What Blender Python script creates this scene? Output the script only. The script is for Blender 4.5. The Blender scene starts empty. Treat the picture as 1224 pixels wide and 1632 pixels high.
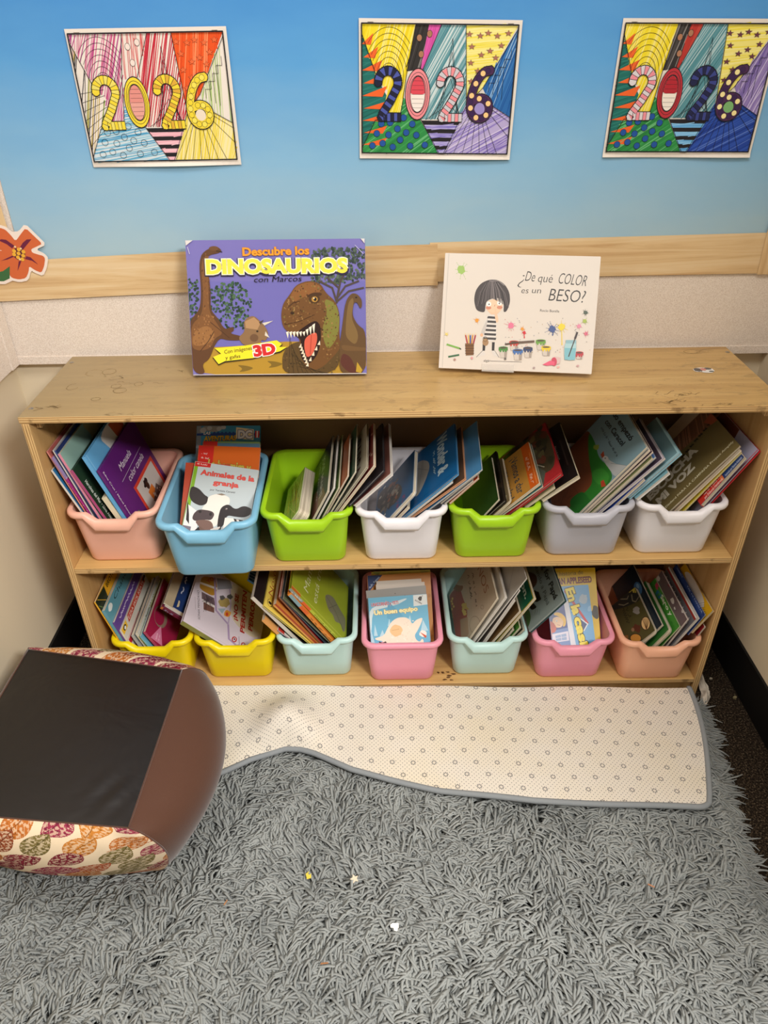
import bpy, math, random
import numpy as np
from mathutils import Matrix, Vector
random.seed(7)
RNG = np.random.default_rng(11)
SC = bpy.context.scene
COL = SC.collection
R = math.radians

# ------------------------------------------------------------------ camera
cam_d = bpy.data.cameras.new('camera'); cam = bpy.data.objects.new('camera', cam_d); COL.objects.link(cam)
cam_d.sensor_fit = 'VERTICAL'; cam_d.sensor_height = 36.0; cam_d.sensor_width = 27.0
cam_d.lens = 36.0 * 1170.04 / 1632.0
cam_d.clip_start = 0.02
cam.matrix_world = (Matrix.Translation((-0.0469, -1.4992, 1.3411)) @ Matrix.Rotation(-0.00581, 4, 'Z')
                    @ Matrix.Rotation(0.98349, 4, 'X') @ Matrix.Rotation(-0.01321, 4, 'Z'))
SC.camera = cam

# ------------------------------------------------------------------ light
SC.view_settings.view_transform = 'Standard'; SC.view_settings.look = 'None'
SC.view_settings.gamma = 1.0; SC.view_settings.use_curve_mapping = False
SC.view_settings.exposure = 0.92
world = bpy.data.worlds.new('room_ambient'); SC.world = world; world.use_nodes = True
bg = world.node_tree.nodes['Background']; bg.inputs[0].default_value = (1.0, 0.95, 0.90, 1); bg.inputs[1].default_value = 0.05


def area_light(name, loc, target, sx, sy, watts, col):
    d = bpy.data.lights.new(name, 'AREA'); d.shape = 'RECTANGLE'; d.size = sx; d.size_y = sy; d.energy = watts; d.color = col
    o = bpy.data.objects.new(name, d); COL.objects.link(o); o.location = loc
    o.rotation_euler = (Vector(target) - Vector(loc)).to_track_quat('-Z', 'Y').to_euler()
    return o


area_light('ceiling_light_panel', (1.28, -2.4, 2.55), (1.28, -2.4, 0), 0.9, 0.6, 76, (1.0, 0.968, 0.935))
area_light('overhead_fill_light', (-0.02, -1.1, 2.55), (-0.02, -1.1, 0), 1.2, 0.6, 13, (1.0, 0.968, 0.935))  # unseen second light, added overhead as weaker fill


# ------------------------------------------------------------------ helpers
def lin(c):
    if isinstance(c, str):
        c = [int(c[i:i + 2], 16) / 255 for i in (0, 2, 4)]
    return tuple((x / 12.92 if x <= 0.04045 else ((x + 0.055) / 1.055) ** 2.4) for x in c[:3])


def lin4(c): return lin(c) + (1.0,)


class G:                                           # tiny node-graph helper
    def __init__(s, name):
        s.m = bpy.data.materials.new(name); s.m.use_nodes = True
        s.t = s.m.node_tree; s.b = s.t.nodes['Principled BSDF']
    def n(s, typ, **kw):
        nd = s.t.nodes.new(typ)
        for k, v in kw.items():
            if k.startswith('i_'):
                k = k[2:]; k = int(k) if k.isdigit() else k
                if hasattr(v, 'is_output'): s.t.links.new(v, nd.inputs[k])
                else: nd.inputs[k].default_value = v
            else: setattr(nd, k, v)
        return nd
    def math(s, op, a, b=0.0, c=None):
        nd = s.n('ShaderNodeMath', operation=op)
        for i, v in enumerate((a, b, c)):
            if v is None: continue
            if hasattr(v, 'is_output'): s.t.links.new(v, nd.inputs[i])
            else: nd.inputs[i].default_value = v
        return nd.outputs[0]
    def coords(s, kind='Object', scale=(1, 1, 1), rot=(0, 0, 0)):
        tc = s.n('ShaderNodeTexCoord')
        mp = s.n('ShaderNodeMapping'); s.t.links.new(tc.outputs[kind], mp.inputs[0])
        mp.inputs['Scale'].default_value = scale; mp.inputs['Rotation'].default_value = rot
        return mp.outputs[0]
    def noise(s, vec, scale, detail=3, rough=0.55, dist=0.0):
        nd = s.n('ShaderNodeTexNoise'); s.t.links.new(vec, nd.inputs['Vector'])
        nd.inputs['Scale'].default_value = scale; nd.inputs['Detail'].default_value = detail
        nd.inputs['Roughness'].default_value = rough; nd.inputs['Distortion'].default_value = dist
        return nd.outputs[0]
    def ramp(s, fac, stops):
        nd = s.n('ShaderNodeValToRGB'); s.t.links.new(fac, nd.inputs[0]); e = nd.color_ramp.elements
        while len(e) < len(stops): e.new(0.5)
        for el, (p, c) in zip(e, stops): el.position = p; el.color = lin4(c)
        return nd.outputs[0]
    def mix(s, fac, a, b, blend='MIX'):
        nd = s.n('ShaderNodeMix', data_type='RGBA', blend_type=blend)
        for i, v in ((0, fac), (6, a), (7, b)):
            if hasattr(v, 'is_output'): s.t.links.new(v, nd.inputs[i])
            elif i == 0: nd.inputs[0].default_value = v
            else: nd.inputs[i].default_value = lin4(v)
        return nd.outputs[2]
    def bump(s, h, strength=0.2, dist=0.002):
        nd = s.n('ShaderNodeBump'); nd.inputs['Strength'].default_value = strength; nd.inputs['Distance'].default_value = dist
        s.t.links.new(h, nd.inputs['Height']); s.t.links.new(nd.outputs[0], s.b.inputs['Normal'])
    def fin(s, col, rough=0.5, spec=0.5, **kw):
        if hasattr(col, 'is_output'): s.t.links.new(col, s.b.inputs['Base Color'])
        else: s.b.inputs['Base Color'].default_value = lin4(col)
        if hasattr(rough, 'is_output'): s.t.links.new(rough, s.b.inputs['Roughness'])
        else: s.b.inputs['Roughness'].default_value = rough
        s.b.inputs['Specular IOR Level'].default_value = spec
        for k, v in kw.items(): s.b.inputs[k.replace('_', ' ')].default_value = v
        return s.m


def plain(name, col, rough=0.5, spec=0.5, bump=None, **kw):
    g = G(name)
    if bump:
        g.bump(g.noise(g.coords('Object'), bump[0], 2), bump[1], bump[2])
    return g.fin(col, rough, spec, **kw)


MAT = {}
g = G('printed_card'); at = g.n('ShaderNodeVertexColor', layer_name='Ink'); MAT['print'] = g.fin(at.outputs[0], 0.34, 0.45)
g = G('matte_print'); at = g.n('ShaderNodeVertexColor', layer_name='Ink'); MAT['matte'] = g.fin(at.outputs[0], 0.75, 0.25)
g = G('page_edges'); v = g.coords('Object', (3, 3, 900)); nz = g.noise(v, 1.0, 2)
MAT['pages'] = g.fin(g.ramp(nz, [(0.3, '978b76'), (0.62, 'd9cdb6')]), 0.8, 0.2)
g = G('white_page_edges'); v = g.coords('Object', (3, 3, 900)); nz = g.noise(v, 1.0, 2)
MAT['pagesw'] = g.fin(g.ramp(nz, [(0.3, '9f9990'), (0.6, 'dad5cd')]), 0.8, 0.2)


def wood(name, axis, c0, c1, c2, rough=0.38, seed=0.0):
    g = G(name)
    sc = {'x': (1.2, 26, 26), 'z': (26, 26, 1.2)}[axis]
    tc = g.n('ShaderNodeTexCoord'); mp = g.n('ShaderNodeMapping'); g.t.links.new(tc.outputs['Object'], mp.inputs[0])
    mp.inputs['Scale'].default_value = sc; mp.inputs['Location'].default_value = (seed, seed * 2, seed)
    a = g.noise(mp.outputs[0], 1.6, 6, 0.62, 0.9)
    b = g.noise(g.coords('Object', (1, 1, 1)), 7, 4, 0.6, 0.4)
    c = g.ramp(a, [(0.28, c0), (0.5, c1), (0.74, c2)])
    c = g.mix(g.math('MULTIPLY', b, 0.35), c, c0)
    g.bump(a, 0.06, 0.001)
    return g.fin(c, rough, 0.45)


MAT['ply'] = wood('varnished_plywood', 'x', 'ba9158', 'cda66a', 'd9b577', 0.36)
MAT['plyz'] = wood('varnished_plywood_upright', 'z', 'b58a55', 'c79f68', 'd2ab75', 0.40, 3.0)
# worn top face: dark scratches and grey rings
g = G('worn_plywood_top')
v = g.coords('Object', (1.3, 24, 24)); a = g.noise(v, 1.6, 6, 0.62, 0.9)
c = g.ramp(a, [(0.28, 'ab854f'), (0.5, 'bf9a60'), (0.74, 'cdaa6e')])
st = g.noise(g.coords('Object', (3, 9, 1)), 4.0, 6, 0.7, 1.4)
stm = g.ramp(st, [(0.545, '000000'), (0.61, 'ffffff')])
c = g.mix(g.math('MULTIPLY', stm, 0.30), c, '6f5836')
sc2 = g.noise(g.coords('Object', (14, 60, 1)), 3.0, 5, 0.75, 2.0)
c = g.mix(g.math('MULTIPLY', g.ramp(sc2, [(0.63, '000000'), (0.66, 'ffffff')]), 0.55), c, '4d3a22')
gx = g.n('ShaderNodeSeparateXYZ'); tc = g.n('ShaderNodeTexCoord'); g.t.links.new(tc.outputs['Object'], gx.inputs[0])
dull = g.math('MULTIPLY', g.math('SUBTRACT', 0.10, gx.outputs[0]), 1.0); dull.node.use_clamp = True
c = g.mix(dull, c, '92815f')
g.bump(a, 0.05, 0.001)
MAT['plytop'] = g.fin(c, 0.33, 0.5)


def edge_mat(name, idx):
    g = G(name)
    sp = g.n('ShaderNodeSeparateXYZ'); tc = g.n('ShaderNodeTexCoord'); g.t.links.new(tc.outputs['Object'], sp.inputs[0])
    w = g.math('FRACT', g.math('MULTIPLY', sp.outputs[idx], 1 / 0.0045))
    nz = g.noise(g.coords('Object', (9, 9, 9) if idx == 2 else (200, 9, 9)), 3, 4)
    c = g.ramp(w, [(0.0, 'd8b47c'), (0.45, 'dcb983'), (0.5, '8f6638'), (0.72, '9a7040'), (0.78, 'd8b47c')])
    c = g.mix(g.math('MULTIPLY', g.ramp(nz, [(0.6, '000000'), (0.68, 'ffffff')]), 0.6), c, '5a3d1f')
    return g.fin(c, 0.5, 0.3)


MAT['edge_h'] = edge_mat('plywood_edge_layers', 2)
MAT['edge_v'] = edge_mat('plywood_edge_layers_upright', 0)
MAT['backp'] = plain('brown_hardboard', '7a5a38', 0.6, 0.3, (40, 0.1, 0.001))
MAT['steel'] = plain('steel_screw', 'b9b4aa', 0.3, 0.5, Metallic=1.0)


class MB:                                          # mesh builder with per-face ink colour and material slot
    def __init__(s): s.v = []; s.f = []; s.c = []; s.s = []; s.mi = []
    def add(s, vs, fs, col=(1, 1, 1), smooth=False, mi=0):
        o = len(s.v); s.v.extend(tuple(p) for p in vs)
        for f in fs:
            s.f.append(tuple(i + o for i in f)); s.c.append(col); s.s.append(smooth); s.mi.append(mi)
    def box(s, lo, hi, col=(1, 1, 1), mi=0, mis=None):
        x0, y0, z0 = lo; x1, y1, z1 = hi
        vs = [(x0, y0, z0), (x1, y0, z0), (x1, y1, z0), (x0, y1, z0), (x0, y0, z1), (x1, y0, z1), (x1, y1, z1), (x0, y1, z1)]
        fs = [(3, 2, 1, 0), (4, 5, 6, 7), (0, 1, 5, 4), (1, 2, 6, 5), (2, 3, 7, 6), (3, 0, 4, 7)]   # bottom top front right back left
        for k, f in enumerate(fs): s.add([vs[i] for i in f], [(0, 1, 2, 3)], col, False, (mis or {}).get(k, mi))
    def prism(s, outline, z0, z1, col, col_side=None, mi=0):
        n = len(outline)
        s.add([(x, y, z1) for x, y in outline], [tuple(range(n))], col, False, mi)
        s.add([(x, y, z0) for x, y in outline], [tuple(range(n - 1, -1, -1))], col, False, mi)
        for i in range(n):
            a, b = outline[i], outline[(i + 1) % n]
            s.add([(a[0], a[1], z0), (b[0], b[1], z0), (b[0], b[1], z1), (a[0], a[1], z1)], [(0, 1, 2, 3)], col_side or col, False, mi)
    def tube(s, pts, rad, col=(1, 1, 1), n=6, mi=0):
        pts = [Vector(p) for p in pts]; rings = []
        for i, p in enumerate(pts):
            d = (pts[min(i + 1, len(pts) - 1)] - pts[max(i - 1, 0)]).normalized()
            up = Vector((0, 0, 1)) if abs(d.z) < 0.9 else Vector((1, 0, 0))
            a = d.cross(up).normalized(); b = d.cross(a)
            r = rad[i] if isinstance(rad, (list, tuple)) else rad
            rings.append([p + a * (r * math.cos(2 * math.pi * k / n)) + b * (r * math.sin(2 * math.pi * k / n)) for k in range(n)])
        vs = [q for rg in rings for q in rg]; fs = []
        for i in range(len(pts) - 1):
            for k in range(n): fs.append((i * n + k, i * n + (k + 1) % n, (i + 1) * n + (k + 1) % n, (i + 1) * n + k))
        fs.append(tuple(range(n - 1, -1, -1))); fs.append(tuple((len(pts) - 1) * n + k for k in range(n)))
        s.add(vs, fs, col, True, mi)
    def build(s, name, mats, parent=None, mw=None, fix_normals=False):
        me = bpy.data.meshes.new(name)
        me.from_pydata(s.v, [], s.f)
        mats = mats if isinstance(mats, (list, tuple)) else [mats]
        for m in mats: me.materials.append(m)
        me.polygons.foreach_set('use_smooth', s.s); me.polygons.foreach_set('material_index', s.mi)
        at = me.attributes.new('Ink', 'FLOAT_COLOR', 'CORNER')
        cols = np.array([c[:3] for c in s.c], dtype=np.float32); cnt = np.array([len(f) for f in s.f])
        rgba = np.ones((int(cnt.sum()), 4), dtype=np.float32); rgba[:, :3] = np.repeat(cols, cnt, axis=0)
        at.data.foreach_set('color', rgba.ravel())
        me.update()
        if fix_normals:
            import bmesh
            bm = bmesh.new(); bm.from_mesh(me); bmesh.ops.remove_doubles(bm, verts=bm.verts, dist=1e-5)
            bmesh.ops.recalc_face_normals(bm, faces=bm.faces); bm.to_mesh(me); bm.free()
        o = bpy.data.objects.new(name, me); COL.objects.link(o)
        if parent is not None: o.parent = parent
        if mw is not None: o.matrix_world = mw
        return o


def tag(o, label=None, cat=None, group=None, kind=None):
    if label: o['label'] = label
    if cat: o['category'] = cat
    if group: o['group'] = group
    if kind: o['kind'] = kind
    return o


def thing(name, label, cat, mw=None, group=None):
    o = bpy.data.objects.new(name, None); COL.objects.link(o); o.empty_display_size = 0.05
    if mw is not None: o.matrix_world = mw
    return tag(o, label, cat, group)


_tc = {}


def text_mesh(s, bold):
    k = (s, round(bold, 3))
    if k in _tc: return _tc[k]
    cu = bpy.data.curves.new('lettering', 'FONT'); cu.body = s; cu.offset = bold; cu.resolution_u = 3; cu.size = 1.0
    ob = bpy.data.objects.new('lettering', cu); COL.objects.link(ob)
    dg = bpy.context.evaluated_depsgraph_get(); me = ob.evaluated_get(dg).to_mesh()
    vs = [(v.co.x, v.co.y) for v in me.vertices]; fs = [tuple(p.vertices) for p in me.polygons]
    ob.evaluated_get(dg).to_mesh_clear(); bpy.data.objects.remove(ob); bpy.data.curves.remove(cu)
    xs = [v[0] for v in vs] or [0, 1]
    _tc[k] = (vs, fs, min(xs), max(xs))
    return _tc[k]


class Art:
    """flat artwork printed on a face: W x H metres; source coordinates run right / DOWN over a quad (TL, TR, BR, BL)"""
    def __init__(s, mb, W, H, z=0.0, quad=((0, 0), (1, 0), (1, 1), (0, 1)), eps=8e-6, margin=0.0005, fn=None):
        s.mb = mb; s.W = W; s.H = H; s.cur = z + eps; s.eps = eps; s.q = quad; s.m = margin; s.fn = fn
    def quad(s, *q): s.q = q
    def uv(s, x, y):
        (ax, ay), (bx, by), (cx, cy), (dx, dy) = s.q
        u = v = 0.5
        for _ in range(6):
            fx = ax * (1 - u) * (1 - v) + bx * u * (1 - v) + cx * u * v + dx * (1 - u) * v - x
            fy = ay * (1 - u) * (1 - v) + by * u * (1 - v) + cy * u * v + dy * (1 - u) * v - y
            a = (bx - ax) * (1 - v) + (cx - dx) * v; b = (dx - ax) * (1 - u) + (cx - bx) * u
            c = (by - ay) * (1 - v) + (cy - dy) * v; d = (dy - ay) * (1 - u) + (cy - by) * u
            det = a * d - b * c
            if abs(det) < 1e-12: break
            u -= (d * fx - b * fy) / det; v -= (a * fy - c * fx) / det
        return u, v
    def P(s, p):
        u, v = s.uv(*p); return (u * s.W, (1 - v) * s.H)
    def up(s): s.cur += s.eps
    def _put(s, pts, fs, col):
        m = s.m; s.cur += 1.3e-6; z = s.cur
        o = [(min(max(x, m), s.W - m), min(max(y, m), s.H - m)) for x, y in pts]
        vs = [s.fn(x, y, z) for x, y in o] if s.fn else [(x, y, z) for x, y in o]
        s.mb.add(vs, fs, lin(col) if isinstance(col, str) else col)
    def mpoly(s, pts, col):                               # metres
        ar = sum(pts[i - 1][0] * pts[i][1] - pts[i][0] * pts[i - 1][1] for i in range(len(pts)))
        if ar < 0: pts = pts[::-1]
        s._put(pts, [tuple(range(len(pts)))], col)
    def poly(s, pts, col, up=True, raw=False):
        if up: s.up()
        if len(pts) >= 6 and not raw:                      # soften drawn outlines by corner cutting
            for _ in range(2):
                pts = [(p[0] * a + q[0] * b, p[1] * a + q[1] * b) for p, q in zip(pts, pts[1:] + pts[:1]) for a, b in ((.78, .22), (.22, .78))]
        s.mpoly([s.P(p) for p in pts], col)
    def rect(s, x0, y0, x1, y1, col, up=True): s.poly([(x0, y0), (x1, y0), (x1, y1), (x0, y1)], col, up)
    def ell(s, x, y, rx, ry, col, n=16, up=True, rot=0):
        c, q = math.cos(rot), math.sin(rot)
        s.poly([(x + rx * math.cos(t) * c - ry * math.sin(t) * q, y + rx * math.cos(t) * q + ry * math.sin(t) * c)
                for t in [2 * math.pi * i / n for i in range(n)]], col, up, True)
    def blob(s, x, y, r, col, n=14, j=0.3, sx=1.0, up=True):
        s.poly([(x + sx * r * (1 + random.uniform(-j, j)) * math.cos(2 * math.pi * i / n), y + r * (1 + random.uniform(-j, j)) * math.sin(2 * math.pi * i / n)) for i in range(n)], col, up)
    def star(s, x, y, r, col, up=True, rot=0.0, inner=0.42):
        s.poly([(x + (r if i % 2 == 0 else r * inner) * math.sin(math.pi * i / 5 + rot), y - (r if i % 2 == 0 else r * inner) * math.cos(math.pi * i / 5 + rot)) for i in range(10)], col, up, True)
    def line(s, pts, w, col, up=True, closed=False):       # w in metres
        if up: s.up()
        q = [s.P(p) for p in pts]; s.mline(q, w, col, closed)
    def mline(s, q, w, col, closed=False):
        if closed: q = q + [q[0]]
        for a, b in zip(q[:-1], q[1:]):
            dx, dy = b[0] - a[0], b[1] - a[1]; L = math.hypot(dx, dy)
            if L < 1e-7: continue
            nx, ny = -dy / L * w / 2, dx / L * w / 2; ex, ey = dx / L * w * .25, dy / L * w * .25
            s._put([(a[0] - nx - ex, a[1] - ny - ey), (b[0] - nx + ex, b[1] - ny + ey), (b[0] + nx + ex, b[1] + ny + ey), (a[0] + nx - ex, a[1] + ny - ey)], [(0, 1, 2, 3)], col)
    def stroke(s, pts, w, col, up=True):                   # thick line with round joints
        s.line(pts, w, col, up)
        for p in pts:
            x, y = s.P(p)
            s.mpoly([(x + w / 2 * math.cos(2 * math.pi * i / 12), y + w / 2 * math.sin(2 * math.pi * i / 12)) for i in range(12)], col)
    def ring(s, x, y, rx, ry, w, col, n=20):
        s.line([(x + rx * math.cos(2 * math.pi * i / n), y + ry * math.sin(2 * math.pi * i / n)) for i in range(n)], w, col, True, True)
    def hatch(s, pts, ang, gap, w, cols, keep=0.9, jit=0.5):  # scribble strokes clipped to a polygon; gap / w in metres
        s.up(); q = [s.P(p) for p in pts]; c, n = math.cos(ang), math.sin(ang)
        r = [(x * c + y * n, -x * n + y * c) for x, y in q]
        y0 = min(p[1] for p in r); y1 = max(p[1] for p in r); y = y0 + gap * .5
        while y < y1:
            xs = []
            for a, b in zip(r, r[1:] + r[:1]):
                if (a[1] - y) * (b[1] - y) < 0: xs.append(a[0] + (b[0] - a[0]) * (y - a[1]) / (b[1] - a[1]))
            xs.sort()
            for a, b in zip(xs[::2], xs[1::2]):
                if random.random() > keep or b - a < 1e-5: continue
                a += random.random() * jit * gap; b -= random.random() * jit * gap * 2
                t = random.uniform(-2.2, 2.2) * gap * jit * min(1, (b - a) / .02)
                l = [(a, y - t), (b, y + t)]
                s.mline([(x * c - yy * n, x * n + yy * c) for x, yy in l], w * random.uniform(.6, 1.25), random.choice(cols))
            y += gap * random.uniform(.75, 1.25)
    def text(s, t, p0, p1, cap, col, bold=0.0, outline=None, shear=0.0, up=True):
        """letters fitted along the baseline p0 -> p1; cap = cap height in source units (measured along down axis)"""
        a = s.P(p0); b = s.P(p1); dx, dy = b[0] - a[0], b[1] - a[1]; L = math.hypot(dx, dy); ex = (dx / L, dy / L)
        ux, uy = p1[0] - p0[0], p1[1] - p0[1]; l = math.hypot(ux, uy)
        e = s.P((p0[0] + uy / l * cap, p0[1] - ux / l * cap)); hc = abs(-(e[0] - a[0]) * ex[1] + (e[1] - a[1]) * ex[0])
        vs0, _, x0, x1 = text_mesh(t, 0.0)
        sx = L / max(x1 - x0, 1e-6); sy = hc / 0.73
        passes = ([(outline[1], outline[0])] if outline else []) + [(bold, col)]
        for off, cl in passes:
            vs, fs, _, _ = text_mesh(t, off); s.up()
            pts = []
            for x, y in vs:
                X = (x - x0) * sx + y * sy * shear; Y = y * sy
                pts.append((a[0] + ex[0] * X - ex[1] * Y, a[1] + ex[1] * X + ex[0] * Y))
            s._put(pts, fs, cl)


def _squig(s, t, p0, p1, cap, col, bold=0.0, outline=None, shear=0.0, up=True):
    """small writing too blurred to read in the photo: word-like strokes along a baseline"""
    n = max(4, len(t)); ux, uy = p1[0] - p0[0], p1[1] - p0[1]; l = math.hypot(ux, uy); vx, vy = uy / l * cap, -ux / l * cap
    rr = random.Random(t); pts = []; a, b = s.P(p0), s.P(p1); w = max(.0004, math.hypot(b[0] - a[0], b[1] - a[1]) / n * .22)
    s.up()
    for i in range(n):
        if t[i % len(t)] == ' ' or rr.random() < .08:
            if len(pts) > 1: s.mline([s.P(p) for p in pts], w, col)
            pts = []; continue
        for f in (0.1, .5, .9):
            k = rr.choice((0, .62, .62, .9)) if f == .5 else rr.choice((0, 0, .6)); x = (i + f) / n
            pts.append((p0[0] + ux * x + vx * k, p0[1] + uy * x + vy * k))
    if len(pts) > 1: s.mline([s.P(p) for p in pts], w, col)


Art.squig = _squig

# ------------------------------------------------------------------ room shell
g = G('dark_speckled_carpet'); nz = g.noise(g.coords('Object'), 260, 3, 0.7); n2 = g.noise(g.coords('Object'), 60, 2)
g.bump(nz, 0.8, 0.004)
MAT['carpet'] = g.fin(g.ramp(nz, [(0.40, '14100d'), (0.54, '33291f'), (0.66, '6f604c')]), 0.95, 0.1)
g = G('cream_wall_paint'); nz = g.noise(g.coords('Object'), 30, 3); g.bump(nz, 0.05, 0.001)
MAT['wall'] = g.fin('e2d4b8', 0.55, 0.35)
g = G('tackable_wallcovering'); vv = g.coords('Object'); nz = g.noise(vv, 560, 2, 0.6); g.bump(nz, 0.45, 0.002)
MAT['tack'] = g.fin(g.ramp(nz, [(0.35, 'd9cabb'), (0.6, 'efe4d8')]), 0.8, 0.2)
MAT['black'] = plain('black_vinyl', '0b0a0a', 0.6, 0.3)
FX0, FX1 = -0.8436, 0.8021
H, D, ZM, ZB = 0.7562, 0.2934, 0.409, 0.0536


def setting(name, mb, m):
    return tag(mb.build(name, m), kind='structure')


mb = MB(); mb.box((FX0 - .1, -3.0, -.05), (2.0, .15, 0)); setting('floor', mb, MAT['carpet'])
mb = MB(); mb.box((FX0 - .1, .03, 0), (FX1 + .1, .13, 2.6)); setting('wall_back', mb, MAT['wall'])
mb = MB(); mb.box((FX0 - .1, -2.2, 0), (FX0, .03, 2.6)); setting('wall_left', mb, MAT['wall'])
mb = MB(); mb.box((FX1, -1.45, 0), (FX1 + .1, .03, 2.6)); setting('wall_right', mb, MAT['wall'])
mb = MB(); mb.box((FX0, -2.2, 0), (FX0 + .006, .03, .113)); setting('baseboard_left', mb, MAT['black'])
mb = MB(); mb.box((FX1 - .006, -1.45, 0), (FX1, .03, .113)); setting('baseboard_right', mb, MAT['black'])
mb = MB(); mb.box((FX0 + .006, .024, 0), (FX1 - .006, .03, .113)); setting('baseboard_back', mb, MAT['black'])
# tackable panels
mb = MB(); mb.box((FX0 + .008, .012, .735), (FX1 - .0005, .0298, 2.2)); mb.box((FX0 + .008, .010, .735), (FX1 - .0005, .0125, .752))
setting('trim_1', mb, MAT['tack'])
mb = MB(); mb.box((FX0 + .0002, -2.0, .735), (FX0 + .018, .010, 2.2)); mb.box((FX0 + .018, -.022, .735), (FX0 + .021, .0095, 2.2))
setting('trim_2', mb, MAT['tack'])

# blue ombre backdrop paper
g = G('blue_ombre_paper')
tc = g.n('ShaderNodeTexCoord'); sp = g.n('ShaderNodeSeparateXYZ'); g.t.links.new(tc.outputs['Object'], sp.inputs[0])
nz = g.noise(g.coords('Object', (1, 1, 3)), 5, 3)
f = g.math('ADD', g.math('MULTIPLY', g.math('SUBTRACT', sp.outputs[2], 0.97), 2.2), g.math('MULTIPLY', g.math('SUBTRACT', nz, .5), .25))
g.bump(g.noise(g.coords('Object', (1, 1, 1)), 6, 2), 0.25, 0.01)
MAT['sky'] = g.fin(g.ramp(f, [(0.0, 'a6c3d0'), (0.35, '86b7d8'), (0.7, '5a9fd6'), (1.0, '3f88cc')]), 0.45, 0.35)
mb = MB(); NX = 50; xs = [FX0 + .09 + i * (FX1 - .001 - FX0 - .09) / NX for i in range(NX + 1)]
for i in range(NX):
    for j in range(8):
        z0, z1 = .955 + j * .09, .955 + (j + 1) * .09
        def yy(x, z): return .0100 - .0004 * math.sin(9 * x + 3 * z) - .0004 * math.sin(23 * x - 6 * z) - (.0016 * math.exp(-((x - .33 + (z - 1.2) * .35) / .02) ** 2))
        a, b = xs[i], xs[i + 1]
        mb.add([(a, yy(a, z0), z0), (b, yy(b, z0), z0), (b, yy(b, z1), z1), (a, yy(a, z1), z1)], [(0, 1, 2, 3)], (1, 1, 1), True)
bp = mb.build('backdrop_paper', MAT['sky'], fix_normals=True)
tag(bp, 'blue ombre paper covering the wall above the wood-look border', 'wall paper')


def strip_mat(name, seed, axis='x'):
    return wood(name, axis, 'bd9260', 'e2c595', 'f2dfba', 0.6, seed)


def strip(name, pts, y, seed, label, axis='x'):
    mb = MB(); n = len(pts)
    mb.add([(x, y, z) for x, z in pts], [tuple(range(n))]); mb.add([(x, y + .0006, z) for x, z in pts], [tuple(range(n - 1, -1, -1))])
    for i in range(n):
        a, b = pts[i], pts[(i + 1) % n]
        mb.add([(a[0], y, a[1]), (a[0], y + .0006, a[1]), (b[0], y + .0006, b[1]), (b[0], y, b[1])], [(0, 1, 2, 3)])
    return tag(mb.build(name, strip_mat(name + '_grain', seed, axis), fix_normals=True), label, 'border strip', 'wood-look border strips')


strip('border_strip', [(-.83, .8735), (-.437, .887), (.078, .894), (.075, .975), (-.425, .968), (-.70, .957), (-.83, .953)], .0066, 1.0, 'long wood-look border strip on the left half of the wall')
strip('border_strip', [(.06, .9005), (.412, .907), (.757, .908), (.757, .988), (.378, .983), (.06, .978)], .0074, 7.0, 'wood-look border strip behind the white picture book')
strip('border_strip', [(.729, .906), (.80, .9065), (.80, 1.7), (.727, 1.7), (.727, .98)], .0058, 13.0, 'upright wood-look border strip at the right edge of the wall', 'z')
strip('border_strip', [(-.83, .93), (-.762, .93), (-.766, 1.10), (-.775, 1.7), (-.83, 1.7)], .0058, 17.0, 'upright wood-look border strip behind the orange flower cutout', 'z')

# ------------------------------------------------------------------ the shelf unit
shelf = thing('bookshelf', 'low two-tier plywood bookshelf filled with plastic book bins', 'bookshelf', Matrix.Translation((0, -D / 2, 0)))
HW, T = .697, .014


def board(name, lo, hi, mats, mis, bev=.0015):
    mb = MB(); mb.box(lo, hi, (1, 1, 1), 0, mis)
    o = mb.build(name, mats, shelf, fix_normals=True); o.matrix_world = Matrix.Identity(4)
    b = o.modifiers.new('round_over', 'BEVEL'); b.width = bev; b.segments = 2
    return o


top = board('top_board', (-HW - .003, -D, H - .0135), (HW + .003, -.001, H), [MAT['plytop'], MAT['edge_h']], {2: 1, 3: 1, 5: 1}, .002)
for sgn in (-1, 1):
    x0, x1 = (-HW, -HW + T) if sgn < 0 else (HW - T, HW)
    board('side_panel', (x0, -D, 0.0005), (x1, -.001, H - .0137), [MAT['plyz'], MAT['edge_v']], {2: 1})
board('shelf_board', (-HW + T, -D + .0005, ZM - .0135), (HW - T, -.007, ZM), [MAT['ply'], MAT['edge_h']], {2: 1})
low = board('shelf_board', (-HW + T, -D + .0005, ZB - .012), (HW - T, -.007, ZB), [MAT['ply'], MAT['edge_h']], {2: 1})
board('kick_board', (-HW + T, -.284, .0005), (HW - T, -.272, ZB - .0125), [MAT['plyz'], MAT['edge_h']], {})
board('back_panel', (-HW + T, -.0065, ZB - .012), (HW - T, -.0015, H - .0137), [MAT['backp']], {}, .0003)
for sx in (-1, 1):
    board('corner_cleat', (sx * (HW - T) - (.0 if sx < 0 else .012), -D + .022, H - .0325), (sx * (HW - T) + (.012 if sx < 0 else .0), -D + .034, H - .0138), [MAT['edge_v']], {}, .001)
for x, y in ((-.689, -.256), (-.689, -.036), (.690, -.034), (.690, -.254)):
    mb = MB(); n = 14
    mb.add([(x + .0048 * math.cos(2 * math.pi * i / n), y + .0048 * math.sin(2 * math.pi * i / n), H + .0002) for i in range(n)] +
           [(x + .003 * math.cos(2 * math.pi * i / n), y + .003 * math.sin(2 * math.pi * i / n), H + .0013) for i in range(n)],
           [(i, (i + 1) % n, n + (i + 1) % n, n + i) for i in range(n)] + [tuple(range(n, 2 * n))], (1, 1, 1), True)
    o = mb.build('screw_head', MAT['steel'], shelf); o.matrix_world = Matrix.Identity(4)
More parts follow.
